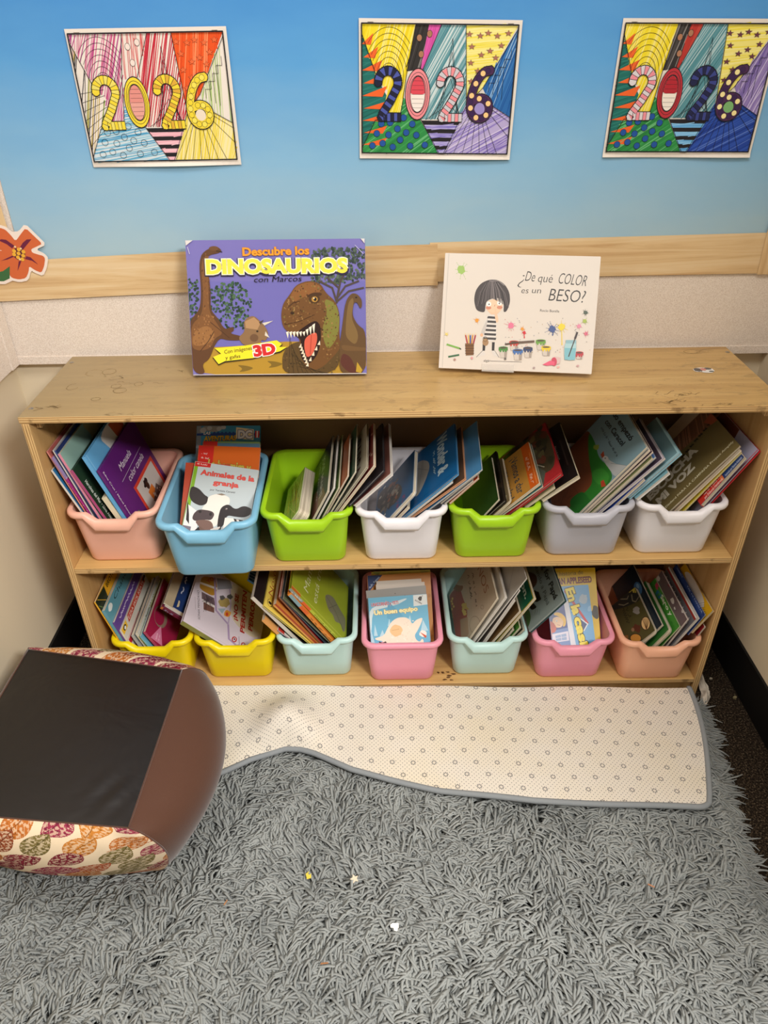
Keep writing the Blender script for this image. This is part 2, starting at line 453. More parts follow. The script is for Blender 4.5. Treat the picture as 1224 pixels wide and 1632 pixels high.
def ink_onto(o, mb, off):
    """marks drawn on a board become part of that board's own mesh"""
    import bmesh
    bpy.context.view_layer.update()
    me = bpy.data.meshes.new_from_object(o.evaluated_get(bpy.context.evaluated_depsgraph_get())); o.modifiers.clear(); o.data = me
    t = mb.build('marks', MAT['matte']); t.data.transform(Matrix.Translation(off))
    bm = bmesh.new(); bm.from_mesh(me); n0 = len(bm.faces); bm.from_mesh(t.data); bm.faces.ensure_lookup_table()
    me.materials.append(MAT['matte'])
    for f in bm.faces[n0:]: f.material_index = len(me.materials) - 1
    bm.to_mesh(me); bm.free(); bpy.data.objects.remove(t)


# ink doodles and scuffs on the top and bottom boards
mb = MB(); a = Art(mb, 1.4, .2934, 0)
rr_ = random.Random(4)
for (x, y, rx, ry) in ((.055, .32, .012, .055), (.075, .30, .010, .05), (.04, .55, .008, .05), (.10, .55, .007, .03), (.13, .52, .006, .03), (.085, .75, .006, .025), (.94, .10, .012, .035), (.11, .62, .009, .04)):
    for q in range(2):
        w0 = rr_.uniform(0, 6); a.line([(x + rx * (1 + rr_.uniform(-.12, .12)) * math.cos(w0 + t * .42), y + ry * (1 + rr_.uniform(-.12, .12)) * math.sin(w0 + t * .42)) for t in range(rr_.randint(8, 15))], .0007, rr_.choice(['8a744e', '7d6745', '97825c']))
for (x, y, n_, sx, sy) in ((.84, .93, 9, .022, .02), (.87, .82, 10, .03, .04), (.03, .86, 6, .012, .02), (.955, .11, 5, .012, .02), (.91, .985, 8, .03, .008), (.14, .985, 7, .025, .008), (.28, .975, 2, .004, .01), (.5, .97, 6, .06, .01), (.7, .985, 6, .05, .008), (.10, .45, 8, .05, .12), (.2, .3, 6, .05, .1)):
    for q in range(n_):
        px_, py_ = x + rr_.gauss(0, sx * .6), y + rr_.gauss(0, sy * .6); d_ = rr_.uniform(-.5, .5); pts = []
        for k in range(rr_.randint(3, 6)):
            pts.append((px_, py_)); px_ += rr_.uniform(.002, .006) * (1 if rr_.random() < .8 else -1); py_ += rr_.uniform(-.02, .02) + d_ * .01
        a.line(pts, rr_.uniform(.0004, .0009), rr_.choice(['5a4528', '6d5735', '7d6745', '866f49']))
ink_onto(top, mb, (-.7, -.2934, H + .00005))
mb = MB(); a = Art(mb, .06, .03, 0)
for i in range(9): a.blob(random.random(), random.random(), .09, '5b3b20', 7, .6)
ink_onto(low, mb, (.075, -.285, ZB + .00005))

# ------------------------------------------------------------------ plastic book bins
BW, BD0, BH = .0735, .112, .131


def bin_loop(hx, y0, y1, r, z, dip, up, ns=6):
    """rounded rectangle, front side first, finely split where the grip dips"""
    fr = [-.59, -.47, -.36, 0, .36, .47, .59]
    pts = []
    for f_ in fr: pts.append((f_ * hx, y0))
    def arc(cx, cy, a0):
        for i in range(ns + 1):
            t = a0 + math.pi / 2 * i / ns; pts.append((cx + r * math.cos(t), cy + r * math.sin(t)))
    arc(hx - r, y0 + r, -math.pi / 2); arc(hx - r, y1 - r, 0)
    pts += [(f_ * hx, y1) for f_ in (.5, 0, -.5)]
    arc(-hx + r, y1 - r, math.pi / 2); arc(-hx + r, y0 + r, math.pi)
    out = []
    for i, (x, y) in enumerate(pts):
        dz = 0; oy = 0
        if i < len(fr):
            q = abs(fr[i]); k = 1 if q <= .36 else max(0.0, 1 - (q - .36) / .23)
            dz = -dip * k; oy = -up * k
        out.append((x, y + oy, z + dz))
    return out


def make_bin(name, label, m, x, yfront, z, yaw=0.0, dip=True, tilt=0.0):
    root = thing(name, label, 'bin', Matrix.Translation((x, yfront, z)) @ Matrix.Rotation(yaw, 4, 'Z') @ Matrix.Rotation(tilt, 4, 'Y'), 'plastic book bins')
    d = 1 if dip else 0
    L = .226
    def lvl(zz, grow): return (BW + grow, -grow * 1.05, L + grow * 1.4)
    body = []      # outside bottom -> under lip, then inside down
    def add(lst, zz, grow, r, dp, up=0.0):
        hx, y0, y1 = lvl(zz, grow); lst.append(bin_loop(hx, y0, y1, r, zz, dp * d, up * d))
    add(body, .0, -.006, .016, 0); add(body, .0015, -.002, .019, 0); add(body, .006, 0, .020, 0)
    add(body, .05, .0042, .021, 0); add(body, .085, .0073, .022, .008); add(body, .108, .0094, .023, .018); add(body, .1195, .0104, .0235, .022)
    inner = []
    add(inner, .1295, .0082, .021, .017); add(inner, .108, .0063, .02, .015); add(inner, .085, .0043, .019, .008); add(inner, .05, .0012, .018, 0); add(inner, .006, -.003, .017, 0); add(inner, .003, -.008, .014, 0)
    rim = []
    add(rim, .1195, .0104, .0235, .022); add(rim, .1175, .0150, .027, .028, .002); add(rim, .1190, .0185, .030, .029, .0035); add(rim, .1235, .0198, .031, .027, .004)
    add(rim, .1285, .0190, .030, .020, .003); add(rim, .1310, .0165, .028, .017, .001); add(rim, .1314, .0120, .0245, .017); add(rim, .1295, .0082, .021, .017)
    def loft(loops, cap0=False, cap1=False):
        n = len(loops[0]); mb = MB(); vs = [p for l in loops for p in l]
        fs = [(i * n + k, i * n + (k + 1) % n, (i + 1) * n + (k + 1) % n, (i + 1) * n + k) for i in range(len(loops) - 1) for k in range(n)]
        if cap0: fs.append(tuple(range(n - 1, -1, -1)))
        if cap1: fs.append(tuple((len(loops) - 1) * n + k for k in range(n)))
        mb.add(vs, fs, (1, 1, 1), True); return mb
    mb = loft(body, True); m2 = loft(inner, False, True); mb.add(m2.v, m2.f, (1, 1, 1), True)
    o = mb.build('tub', m, root); o2 = loft(rim).build('rim', m, root)
    for q in (o, o2): q.parent = root
    return root


def plastic(name, c): return plain(name, c, 0.36, 0.45, (90, 0.05, 0.0005), Subsurface_Weight=0.08, Subsurface_Radius=(.01, .01, .01))


PL = {k: plastic(k + '_plastic', c) for k, c in dict(salmon='efb6a0', blue='82bcd9', lime='a3d01f', white='ece8ea', grey='b9b8c0', yellow='ecd40a', mint='c3e4df', pink='f3a0b4', peach='f4b796').items()}
BINS = {  # x, front y, shelf z, colour, yaw, dip, label
    'A': (-.583, -.268, ZM, 'salmon', 0, 1, 'salmon pink bin at the left end of the upper shelf'),
    'B': (-.3850, -.3225, ZM, 'blue', .025, 1, 'sky blue bin jutting out over the upper shelf edge'),
    'C': (-.1945, -.282, ZM, 'lime', 0, 1, 'lime green bin standing right beside the blue bin'),
    'D': (-.005, -.281, ZM, 'white', 0, 1, 'white bin standing between the two lime green bins'),
    'E': (.1825, -.278, ZM, 'lime', 0, 1, 'lime green bin standing beside the grey bin'),
    'F': (.3712, -.275, ZM, 'grey', 0, 1, 'light grey bin on the upper shelf'),
    'G': (.5590, -.274, ZM, 'white', 0, 1, 'white bin at the right end of the upper shelf'),
    'H': (-.573, -.262, ZB, 'yellow', 0, 1, 'yellow bin half hidden behind the brown pouf'),
    'I': (-.3845, -.263, ZB, 'yellow', 0, 1, 'yellow bin standing beside the mint bin, below the blue bin'),
    'J': (-.197, -.262, ZB, 'mint', 0, 1, 'mint bin standing beside a yellow bin on the lower shelf'),
    'K': (-.002, -.282, ZB, 'pink', 0, 0, 'pink bin with a straight front rim on the lower shelf'),
    'L': (.193, -.267, ZB, 'mint', 0, 1, 'mint bin standing between the two pink bins'),
    'M': (.387, -.281, ZB, 'pink', 0, 1, 'pink bin standing beside the peach bin on the lower shelf'),
    'N': (.580, -.290, ZB, 'peach', 0, 1, 'peach bin at the right end of the lower shelf'),
}
for k, (x, y, z, c, yaw, dp, lb) in BINS.items():
    rb = make_bin('book_bin', lb, PL[c], x, y, z + .0004, yaw, bool(dp))
    if k == 'B': rb.scale = (1.06, 1.06, 1.06)

# ------------------------------------------------------------------ books
def outline(x0, y0, x1, y1, r, allr=False, n=4):
    pts = []
    for cx, cy, a0, on in ((x0, y0, 180, allr), (x1, y0, 270, True), (x1, y1, 0, True), (x0, y1, 90, allr)):
        if r <= 0 or not on: pts.append((cx, cy)); continue
        ox = cx + r if cx == x0 else cx - r; oy = cy + r if cy == y0 else cy - r
        for i in range(n + 1):
            t = R(a0 + 90 * i / n); pts.append((ox + r * math.cos(t), oy + r * math.sin(t)))
    return pts


def make_book(name, label, mw, w, h, t, kind, cov, spine, art=None, spine_art=None, group=None, back=None, pages='pages', cat='book'):
    root = thing(name, label, cat, mw, group)
    ct = {'soft': .0004, 'hard': .0022, 'board': .0018}[kind]; ct = min(ct, t * .3)
    ins = {'soft': .0006, 'hard': .003, 'board': .0002}[kind]
    r = {'soft': .0015, 'hard': .0012, 'board': .010}[kind]
    c, sp, bk = lin(cov), lin(spine), lin(back or cov)
    mb = MB(); edge = tuple(.5 * x + .5 * y for x, y in zip(lin('d8cfbe'), c)) if kind != 'hard' else c
    mb.prism(outline(0, 0, w, h, r), -ct, 0, c, edge)
    mb.prism(outline(0, 0, w, h, r), -t, -t + ct, bk, edge if kind != 'hard' else bk)
    mb.box((-.0004, 0, -t), (max(ct, .0007), h, -.00001), sp)
    if kind == 'hard':                                    # hinge groove along the spine
        mb.box((.006, .001, -.0001), (.0075, h - .001, .00004), tuple(x * .8 for x in c))
    if art: art(Art(mb, w, h, 0.00004))
    if spine_art:
        spine_art(Art(mb, h, t, 0.0, eps=4e-5, margin=.0001, fn=lambda x, y, z: (-.0004 - z, h - x, -t + y)))
    mb.build('cover', MAT['print'], root)
    pb = MB(); pb.prism(outline(max(ct, .0008), ins, w - ins, h - ins, max(r - ins, 0)), -t + ct, -ct, (1, 1, 1))
    pb.build('pages', MAT[pages], root)
    return root


def inside(p, poly):
    r = False
    for (x0, y0), (x1, y1) in zip(poly, poly[1:] + poly[:1]):
        if (y0 > p[1]) != (y1 > p[1]) and p[0] < (x1 - x0) * (p[1] - y0) / (y1 - y0) + x0: r = not r
    return r


def art_dino(a):
    a.quad((65, 60), (1160, 50), (1165, 865), (105, 870))
    a.rect(60, 50, 1180, 300, '7770b4'); a.rect(60, 300, 1180, 700, '6f6bb2')
    a.poly([(80, 700), (400, 690), (700, 655), (1170, 690), (1170, 880), (80, 880)], 'b08a2e')
    for x, y in ((420, 825), (600, 800), (300, 770)):
        a.poly([(x - 50, y - 20), (x + 10, y - 15), (x + 60, y), (x + 10, y + 20), (x - 40, y + 25), (x - 10, y + 5)], '7d6322')
    for i in range(420):                                   # bush on the left
        x = random.uniform(75, 480); y = random.uniform(290, 580)
        if (x - 330) ** 2 / 140 ** 2 + (y - 450) ** 2 / 150 ** 2 < 1 or (x < 145 and y > 260) or y > 470 + abs(x - 330) * .2: a.blob(x, y, 9, random.choice(['2f4a3c', '3c5c45', '27402f', '4c6b4a', '22382c']), 6, .5, up=i % 20 == 0)
    for i in range(420):                                   # flat-topped tree on the right
        x = random.uniform(830, 1165); y = random.uniform(105, 325)
        if y > 100 + abs(x - 1010) * .3 - 30 and y < 320 - abs(x - 960) * .15: a.blob(x, y, 8.5, random.choice(['39483f', '4a5a4a', '2c3a33', '5a6a58']), 6, .5, up=i % 20 == 0)
    for p in (((985, 420), (1000, 340), (930, 280)), ((990, 400), (1040, 330), (1120, 300)), ((985, 420), (960, 340), (880, 300)), ((990, 420), (1060, 360), (1150, 340)), ((985, 430), (1010, 300), (1040, 250))): a.line(p, .0035, '4e423c')
    a.poly([(80, 540), (150, 470), (160, 360), (148, 200), (165, 140), (200, 112), (260, 95), (290, 120), (270, 135), (215, 145), (200, 165), (205, 250), (218, 360), (215, 470), (260, 520), (300, 590), (350, 570), (360, 595), (330, 612), (410, 630), (400, 655), (320, 655), (270, 640), (235, 690), (205, 770), (160, 800), (180, 858), (130, 862), (80, 800)], '5d3c22')
    a.poly([(95, 560), (165, 500), (172, 360), (160, 220), (178, 150), (205, 180), (205, 360), (205, 480), (260, 560), (290, 615), (240, 640), (215, 700), (150, 720), (95, 700)], '7c522c')
    a.poly([(110, 600), (190, 560), (240, 600), (230, 660), (150, 690), (100, 680)], '96683a')
    for x0, x1, y0, y1, n_, cs in ((165, 212, 140, 470, 60, ['6b4326', '8a5c34', '553519']), (110, 240, 500, 700, 90, ['6b4326', '9a6c40', '8a5c34', 'a87848'])):
        for i in range(n_): a.blob(random.uniform(x0, x1), random.uniform(y0, y1), random.uniform(3, 7), random.choice(cs), 6, .5, sx=.7, up=i % 30 == 0)
    a.line([(150, 720), (200, 660), (235, 600)], .0014, '4a2e18'); a.line([(215, 545), (270, 590), (330, 640)], .0012, '4a2e18')
    a.ell(240, 108, 30, 14, '6b4728'); a.line([(255, 122), (290, 128)], .0015, '2a1a10')
    a.poly([(420, 690), (380, 640), (425, 600), (415, 545), (440, 515), (480, 505), (520, 540), (555, 580), (570, 620), (550, 660), (520, 650), (530, 690)], '8a6a48')
    a.poly([(430, 580), (425, 540), (480, 515), (520, 550), (500, 590)], 'b08a62'); a.poly([(530, 550), (598, 536), (545, 565)], 'd6cfc0'); a.poly([(510, 545), (540, 530), (520, 560)], '4e4038'); a.poly([(550, 600), (575, 640), (545, 625)], 'd6cfc0')
    a.ell(500, 600, 7, 6, '20160f'); a.ell(480, 640, 26, 24, '6d4f36')
    a.poly([(655, 870), (650, 740), (700, 680), (760, 660), (960, 640), (1010, 700), (985, 862)], '5b4524')
    a.poly([(645, 500), (660, 430), (700, 380), (740, 320), (820, 295), (890, 315), (920, 370), (980, 420), (1005, 500), (1000, 610), (1010, 700), (960, 760), (900, 820), (820, 850), (770, 780), (755, 700), (760, 640), (690, 610), (655, 570)], '6e4a25')
    a.poly([(905, 400), (980, 430), (1005, 520), (990, 640), (930, 720), (900, 640), (900, 560), (930, 490)], '7d7a35')
    a.poly([(700, 390), (745, 325), (820, 303), (880, 320), (900, 360), (830, 380), (770, 400), (720, 430)], '8a5a2e')
    head = [(655, 500), (668, 435), (705, 388), (745, 328), (820, 303), (885, 322), (915, 375), (975, 425), (998, 500), (992, 610), (1000, 690), (950, 750), (905, 790), (893, 640), (885, 560), (850, 530), (740, 600), (665, 565)]
    body = [(660, 865), (655, 745), (705, 690), (760, 690), (770, 780), (820, 850), (900, 820), (1000, 720), (985, 860)]
    for hp, n_, cs in ((head, 620, ['825a30', '5a3b1d', '94703f', '4a3018', '7a6a33', '6a4622', 'a07a48']), (body, 220, ['4a3a1e', '6d5530', '3f3018', '7a6238'])):
        for i in range(n_):
            x, y = random.uniform(650, 1010), random.uniform(300, 865)
            if inside((x, y), hp): a.blob(x, y, random.uniform(2.5, 6.5), random.choice(cs), 6, .4, up=i % 40 == 0)
    for i in range(9): a.line([(700 + i * 6, 640 + i * 22), (690 + i * 30, 860)], .0008, '3a2c16', i == 0)
    a.poly([(805, 385), (850, 365), (900, 372), (890, 388), (840, 386), (812, 398)], '4a2e16'); a.line([(690, 455), (720, 430), (760, 420)], .0016, '4a2e16'); a.line([(668, 560), (760, 540), (850, 500)], .0012, '4a2e16')
    a.poly([(720, 620), (850, 530), (885, 560), (890, 640), (870, 740), (820, 800), (780, 790), (755, 720), (770, 650)], '2b1610')
    a.poly([(790, 640), (860, 600), (868, 650), (840, 740), (800, 765), (785, 700)], 'd4604a'); a.line([(830, 620), (822, 740)], .002, 'b54636')
    for i in range(9):
        x = 675 + i * 20; a.poly([(x, 606 - max(0, i - 5) * 14), (x + 18, 600 - max(0, i - 5) * 16), (x + 12, 645 - i * 3)], 'efe6d2', up=i == 0)
    for i in range(11):
        t = i / 10; x = 760 + 70 * t + (0 if t < .6 else (t - .6) * 110); y = 700 + 115 * min(1, t / .6) - (0 if t < .6 else (t - .6) * 330)
        a.poly([(x - 8, y), (x + 10, y + 2), (x + 8, y - 26)], 'e6d9bd', up=i == 0)
    a.ell(850, 405, 34, 28, '4b331b'); a.ell(852, 408, 19, 17, 'b98a3c'); a.ell(855, 408, 9, 11, '1b120a'); a.ell(848, 402, 4, 4, 'fff6e0'); a.ell(715, 490, 12, 9, '3a2412')
    a.poly([(1020, 560), (1040, 420), (1075, 372), (1110, 375), (1140, 410), (1140, 455), (1128, 465), (1110, 425), (1090, 430), (1080, 500), (1110, 560), (1165, 600), (1165, 870), (1000, 870), (1000, 700)], '62482a')
    a.poly([(1040, 560), (1055, 430), (1085, 395), (1090, 430), (1072, 520), (1120, 620), (1100, 690), (1040, 640)], '7d6238')
    a.ell(1105, 398, 6, 5, '1b120a'); a.poly([(1010, 680), (1120, 700), (1165, 700), (1165, 720), (1110, 722), (1020, 720)], '6f5230')
    a.poly([(1020, 730), (1070, 760), (1100, 830), (1135, 858), (1060, 860), (1000, 800)], '5a3126'); a.poly([(1108, 790), (1140, 840), (1130, 858), (1100, 850)], 'b9962f')
    a.text('Descubre los', (418, 150), (820, 142), 48, 'f29a2a', .035, ('8a4a12', .05))
    a.text('DINOSAURIOS', (200, 258), (1048, 250), 82, '2a2440', .12, ('2a2440', .13)); a.text('DINOSAURIOS', (200, 254), (1048, 246), 82, 'f6e04a', .05, ('fff8d8', .095))
    a.text('con Marcos', (482, 306), (772, 300), 34, '17131c', .0, None, .22)
    a.poly([(240, 706), (430, 690), (620, 658), (655, 680), (640, 700), (685, 700), (640, 730), (470, 770), (300, 790), (262, 808), (225, 760), (275, 740)], '2d2817', True, True); a.poly([(238, 702), (430, 686), (618, 655), (650, 678), (632, 696), (680, 696), (638, 722), (470, 764), (300, 782), (262, 800), (228, 756), (278, 736)], 'f2e02c', True, True)
    a.text('Con im\u00e1genes', (298, 737), (468, 712), 24, '1d1a10', .01, None, .1); a.text('y gafas', (304, 772), (395, 760), 22, '1d1a10', .01, None, .1)
    a.text('3D', (485, 752), (608, 735), 66, 'd02a2a', .06, ('fff2ee', .11))
    a.poly([(62, 50), (112, 54), (70, 92)], 'd9d5d2'); a.poly([(1135, 50), (1165, 50), (1165, 80)], 'd9d5d2'); a.line([(100, 868), (1165, 862)], .0022, 'cfc8bb')
    a.line([(80, 100), (92, 140)], .0012, 'c9c6dc'); a.line([(1100, 90), (1150, 140)], .0012, 'b9b5d6')


def splat(a, x, y, r, c, drip=0, n=9):
    a.blob(x, y, r, c, 16, .22)
    for i in range(n):
        t = 2 * math.pi * i / n + random.random() * .5; d = r * random.uniform(1.2, 2.1)
        a.line([(x, y), (x + d * math.cos(t), y + d * math.sin(t))], .0006, c, i == 0); a.ell(x + d * 1.15 * math.cos(t), y + d * 1.15 * math.sin(t), r * .1, r * .1, c, 7, False)
    if drip: a.line([(x, y), (x, y + drip)], .0014, c); a.ell(x, y + drip, 4, 7, c, 8, False)


def pot(a, x, y, c, w=52, h=62):
    a.poly([(x, y + 8), (x + w, y + 8), (x + w - 6, y + h), (x + 6, y + h)], 'cfc4b8'); a.poly([(x + w * .6, y + 8), (x + w, y + 8), (x + w - 6, y + h), (x + w * .6, y + h)], 'a79a8e')
    a.rect(x - 3, y - 4, x + w + 3, y + 16, c); a.ell(x + w / 2, y - 2, w / 2 + 3, 8, c); a.ell(x + w / 2, y - 1, w / 2 - 3, 5, '5a4a40')
    for q in (.15, .5, .8): a.ell(x + w * q, y + 18, 6, 10, c, 8)


def art_beso(a):
    a.quad((135, 82), (1133, 115), (1060, 857), (85, 818))
    splat(a, 238, 190, 26, '9dbe62', 0, 8)
    for t, p0, p1, cp in (('\u00bf', (596, 282), (640, 287), 92), ('De', (648, 262), (708, 268), 66), ('qu\u00e9', (728, 270), (822, 276), 56), ('COLOR', (856, 280), (1036, 300), 72), ('es', (622, 340), (668, 342), 40), ('un', (690, 340), (748, 343), 40), ('BESO?', (795, 388), (1020, 404), 82)):
        a.text(t, p0, p1, cp, '2a2623', -.03 if t == '\u00bf' else -.008, None, .14)
    a.text('Roc\u00edo Bonilla', (742, 458), (864, 464), 17, '3a3532', 0)
    a.text('alg\u00e1r', (376, 778), (420, 779), 16, '3a3532', 0); a.line([(420, 774), (620, 780)], .0008, '3a3532')
    # child with a dark bob and a striped jersey
    a.poly([(372, 655), (392, 655), (385, 708), (370, 706)], '3b3736'); a.poly([(432, 652), (450, 652), (446, 708), (430, 706)], '3b3736')
    a.poly([(330, 748), (372, 706), (388, 722), (384, 735)], 'd9d2cb'); a.poly([(428, 708), (448, 706), (474, 750), (440, 738)], 'd9d2cb'); a.line([(330, 748), (372, 706)], .0007, '3a3532'); a.line([(448, 706), (476, 750)], .0007, '3a3532')
    a.poly([(415, 472), (450, 475), (468, 520), (455, 652), (380, 640), (372, 600), (360, 590), (388, 520)], 'ded7d0')
    for i in range(6):
        y = 485 + i * 27; a.poly([(408 - i * 6, y), (460 - i * 0, y + 4), (461 - i, y + 18), (402 - i * 5, y + 14)], '4a4645', up=i == 0)
    a.poly([(410, 490), (372, 560), (358, 600), (372, 612), (388, 590), (400, 540)], 'c8c0b9'); a.ell(366, 606, 10, 11, 'e5b38f'); a.ell(390, 652, 20, 24, 'a88560'); a.ring(388, 632, 14, 16, .0008, '6b543c')
    a.poly([(398, 440), (500, 440), (470, 470), (430, 476)], 'edc3a2'); a.ell(450, 420, 52, 42, 'f0c8a8', 18)
    a.ell(412, 432, 18, 11, 'cf8b72'); a.ell(484, 430, 18, 11, 'cf8b72'); a.ell(414, 408, 16, 16, 'f6f1ec'); a.ell(484, 402, 16, 16, 'f6f1ec'); a.ell(416, 410, 4, 5, '2a2623'); a.ell(482, 405, 4, 5, '2a2623')
    a.line([(455, 412), (450, 424)], .0008, 'b3765a'); a.poly([(452, 440), (460, 440), (472, 490), (476, 520), (462, 530), (452, 490)], 'edc3a2')
    a.poly([(330, 440), (318, 380), (330, 320), (365, 275), (420, 252), (480, 256), (525, 290), (550, 340), (552, 400), (530, 455), (508, 462), (512, 410), (500, 372), (450, 368), (400, 388), (392, 420), (388, 462), (350, 455)], '4b4443')
    for i in range(60):
        x = random.uniform(335, 540); t = (x - 435) / 105; a.line([(435 + t * 40, 262 + abs(t) * 12), (435 + t * 85, 310 + abs(t) * 30), (435 + t * 108, 370 + abs(t) * 60)], .0007, random.choice(['2f2a2a', '6a6261', '7d7473']), i % 12 == 0)
    a.line([(420, 262), (480, 262), (515, 290)], .0016, '8d8482')
    # pencil cup and pencils
    for x, c in ((268, 'b4443a'), (282, 'e0b35a'), (292, '3f5c9a'), (304, 'd08a3a'), (318, 'a33a4a')): a.line([(x + (x - 290) * .3, 605), (290 + (x - 290) * .7, 670)], .0028, c); a.line([(x + (x - 290) * .35, 596), (x + (x - 290) * .3, 606)], .0018, 'e8cfa6', False)
    a.poly([(258, 660), (315, 660), (312, 735), (262, 738)], '7d5838'); [a.line([(258, y), (314, y)], .0012, '553a22', y == 675) for y in (675, 692, 708, 724)]
    a.line([(140, 666), (222, 692)], .0034, '7fb052'); a.line([(150, 746), (216, 734)], .0034, '3f6b4a'); a.line([(222, 692), (230, 697)], .002, '3a3532')
    splat(a, 336, 512, 12, 'e59a3c', 0, 6); splat(a, 555, 548, 19, 'e27c98', 0, 8); splat(a, 628, 568, 10, 'e59a3c', 0, 5); splat(a, 640, 592, 10, 'd2343c', 30, 4)
    splat(a, 820, 570, 22, '4a5c8e', 36, 10); splat(a, 878, 556, 22, 'ecd23c', 110, 7); splat(a, 1030, 466, 12, '4c5a4a', 0, 7); splat(a, 1024, 520, 13, 'a9bb52', 0, 5); splat(a, 988, 552, 13, 'e08aa4', 0, 6); splat(a, 1030, 600, 11, 'd86a80', 0, 9); splat(a, 138, 600, 9, 'e5cf7a', 0, 5)
    for i in range(60): a.ell(random.uniform(500, 1060), random.uniform(500, 720), 2.2, 2.2, random.choice(['3a3532', '4a5c8e', 'd2343c', 'b58a3c']), 6, i == 0)
    pot(a, 478, 690, '4f8a45'); pot(a, 546, 652, 'c4433a', 54, 54); pot(a, 568, 706, '4a72ad', 58, 62); pot(a, 636, 692, '3a4668', 52, 60); pot(a, 716, 645, '6fa046', 56, 58); pot(a, 750, 686, 'e3c42e', 54, 54); pot(a, 962, 722, 'b93a42', 46, 40)
    a.line([(518, 666), (605, 655)], .0030, '5a4638'); a.line([(605, 655), (700, 648)], .0042, '6b584a')
    a.poly([(800, 770), (830, 745), (868, 752), (862, 790), (822, 800)], 'd6b9b4'); a.ell(826, 778, 18, 28, 'c94a60'); a.poly([(752, 797), (800, 772), (830, 778), (826, 800), (780, 804)], 'e0607c')
    a.poly([(905, 650), (965, 655), (968, 680), (958, 770), (890, 768), (892, 680)], 'a9cdd2'); a.poly([(895, 690), (965, 692), (957, 768), (892, 766)], '7fb9c4'); a.rect(903, 640, 968, 662, '8fb6bf'); a.line([(975, 592), (918, 745)], .0022, '4a4038'); a.line([(975, 592), (962, 628)], .0036, '3a3030')
    for x, y, c in ((190, 765, 'b58a80'), (300, 755, 'e0a0a0'), (698, 818, 'b09a98'), (852, 812, 'eab4a8'), (975, 805, 'c9a0a0'), (516, 760, '6b6560')): a.blob(x, y, 8, c, 9, .3)


def digit2(a, x0, y0, w, h, cols, lw):
    pts = []
    for i in range(13):
        t = math.pi + math.pi * 1.12 * i / 12; pts.append((x0 + w * .5 + w * .42 * math.cos(t), y0 + h * .28 + h * .22 * math.sin(t)))
    pts += [(x0 + w * .62, y0 + h * .62), (x0 + w * .30, y0 + h * .86), (x0 + w * .22, y0 + h * .95)]
    base = [(x0 + w * .18, y0 + h * .94), (x0 + w * 1.0, y0 + h * .94)]
    a.stroke(pts, lw * 1.22, '1c1a1c'); a.line(base, lw * 1.22, '1c1a1c', False)
    a.stroke(pts, lw, cols[0]); a.line(base, lw, cols[0], False)
    q = [a.P(p) for p in pts + [base[1]]]; seg = [math.hypot(r[0] - p[0], r[1] - p[1]) for p, r in zip(q[:-1], q[1:])]
    tot = sum(seg); n = int(tot / .0062); a.up(); k1 = []
    for j in range(n):
        d = tot * (j + .5) / n; i = 0
        while d > seg[i]: d -= seg[i]; i += 1
        e = ((q[i + 1][0] - q[i][0]) / seg[i], (q[i + 1][1] - q[i][1]) / seg[i]); k1.append(((q[i][0] + e[0] * d, q[i][1] + e[1] * d), e))
    hw = lw * .5
    if len(cols) > 1:
        for c0, c1 in zip(k1[::2], k1[1::2]):
            P_ = lambda c, sg: (c[0][0] - c[1][1] * hw * sg, c[0][1] + c[1][0] * hw * sg)
            a.mpoly([P_(c0, 1), P_(c1, 1), P_(c1, -1), P_(c0, -1)], cols[1])
    a.up()
    for c, e in k1: a.mline([(c[0] - e[1] * hw, c[1] + e[0] * hw), (c[0] + e[1] * hw, c[1] - e[0] * hw)], .0008, '1c1a1c')


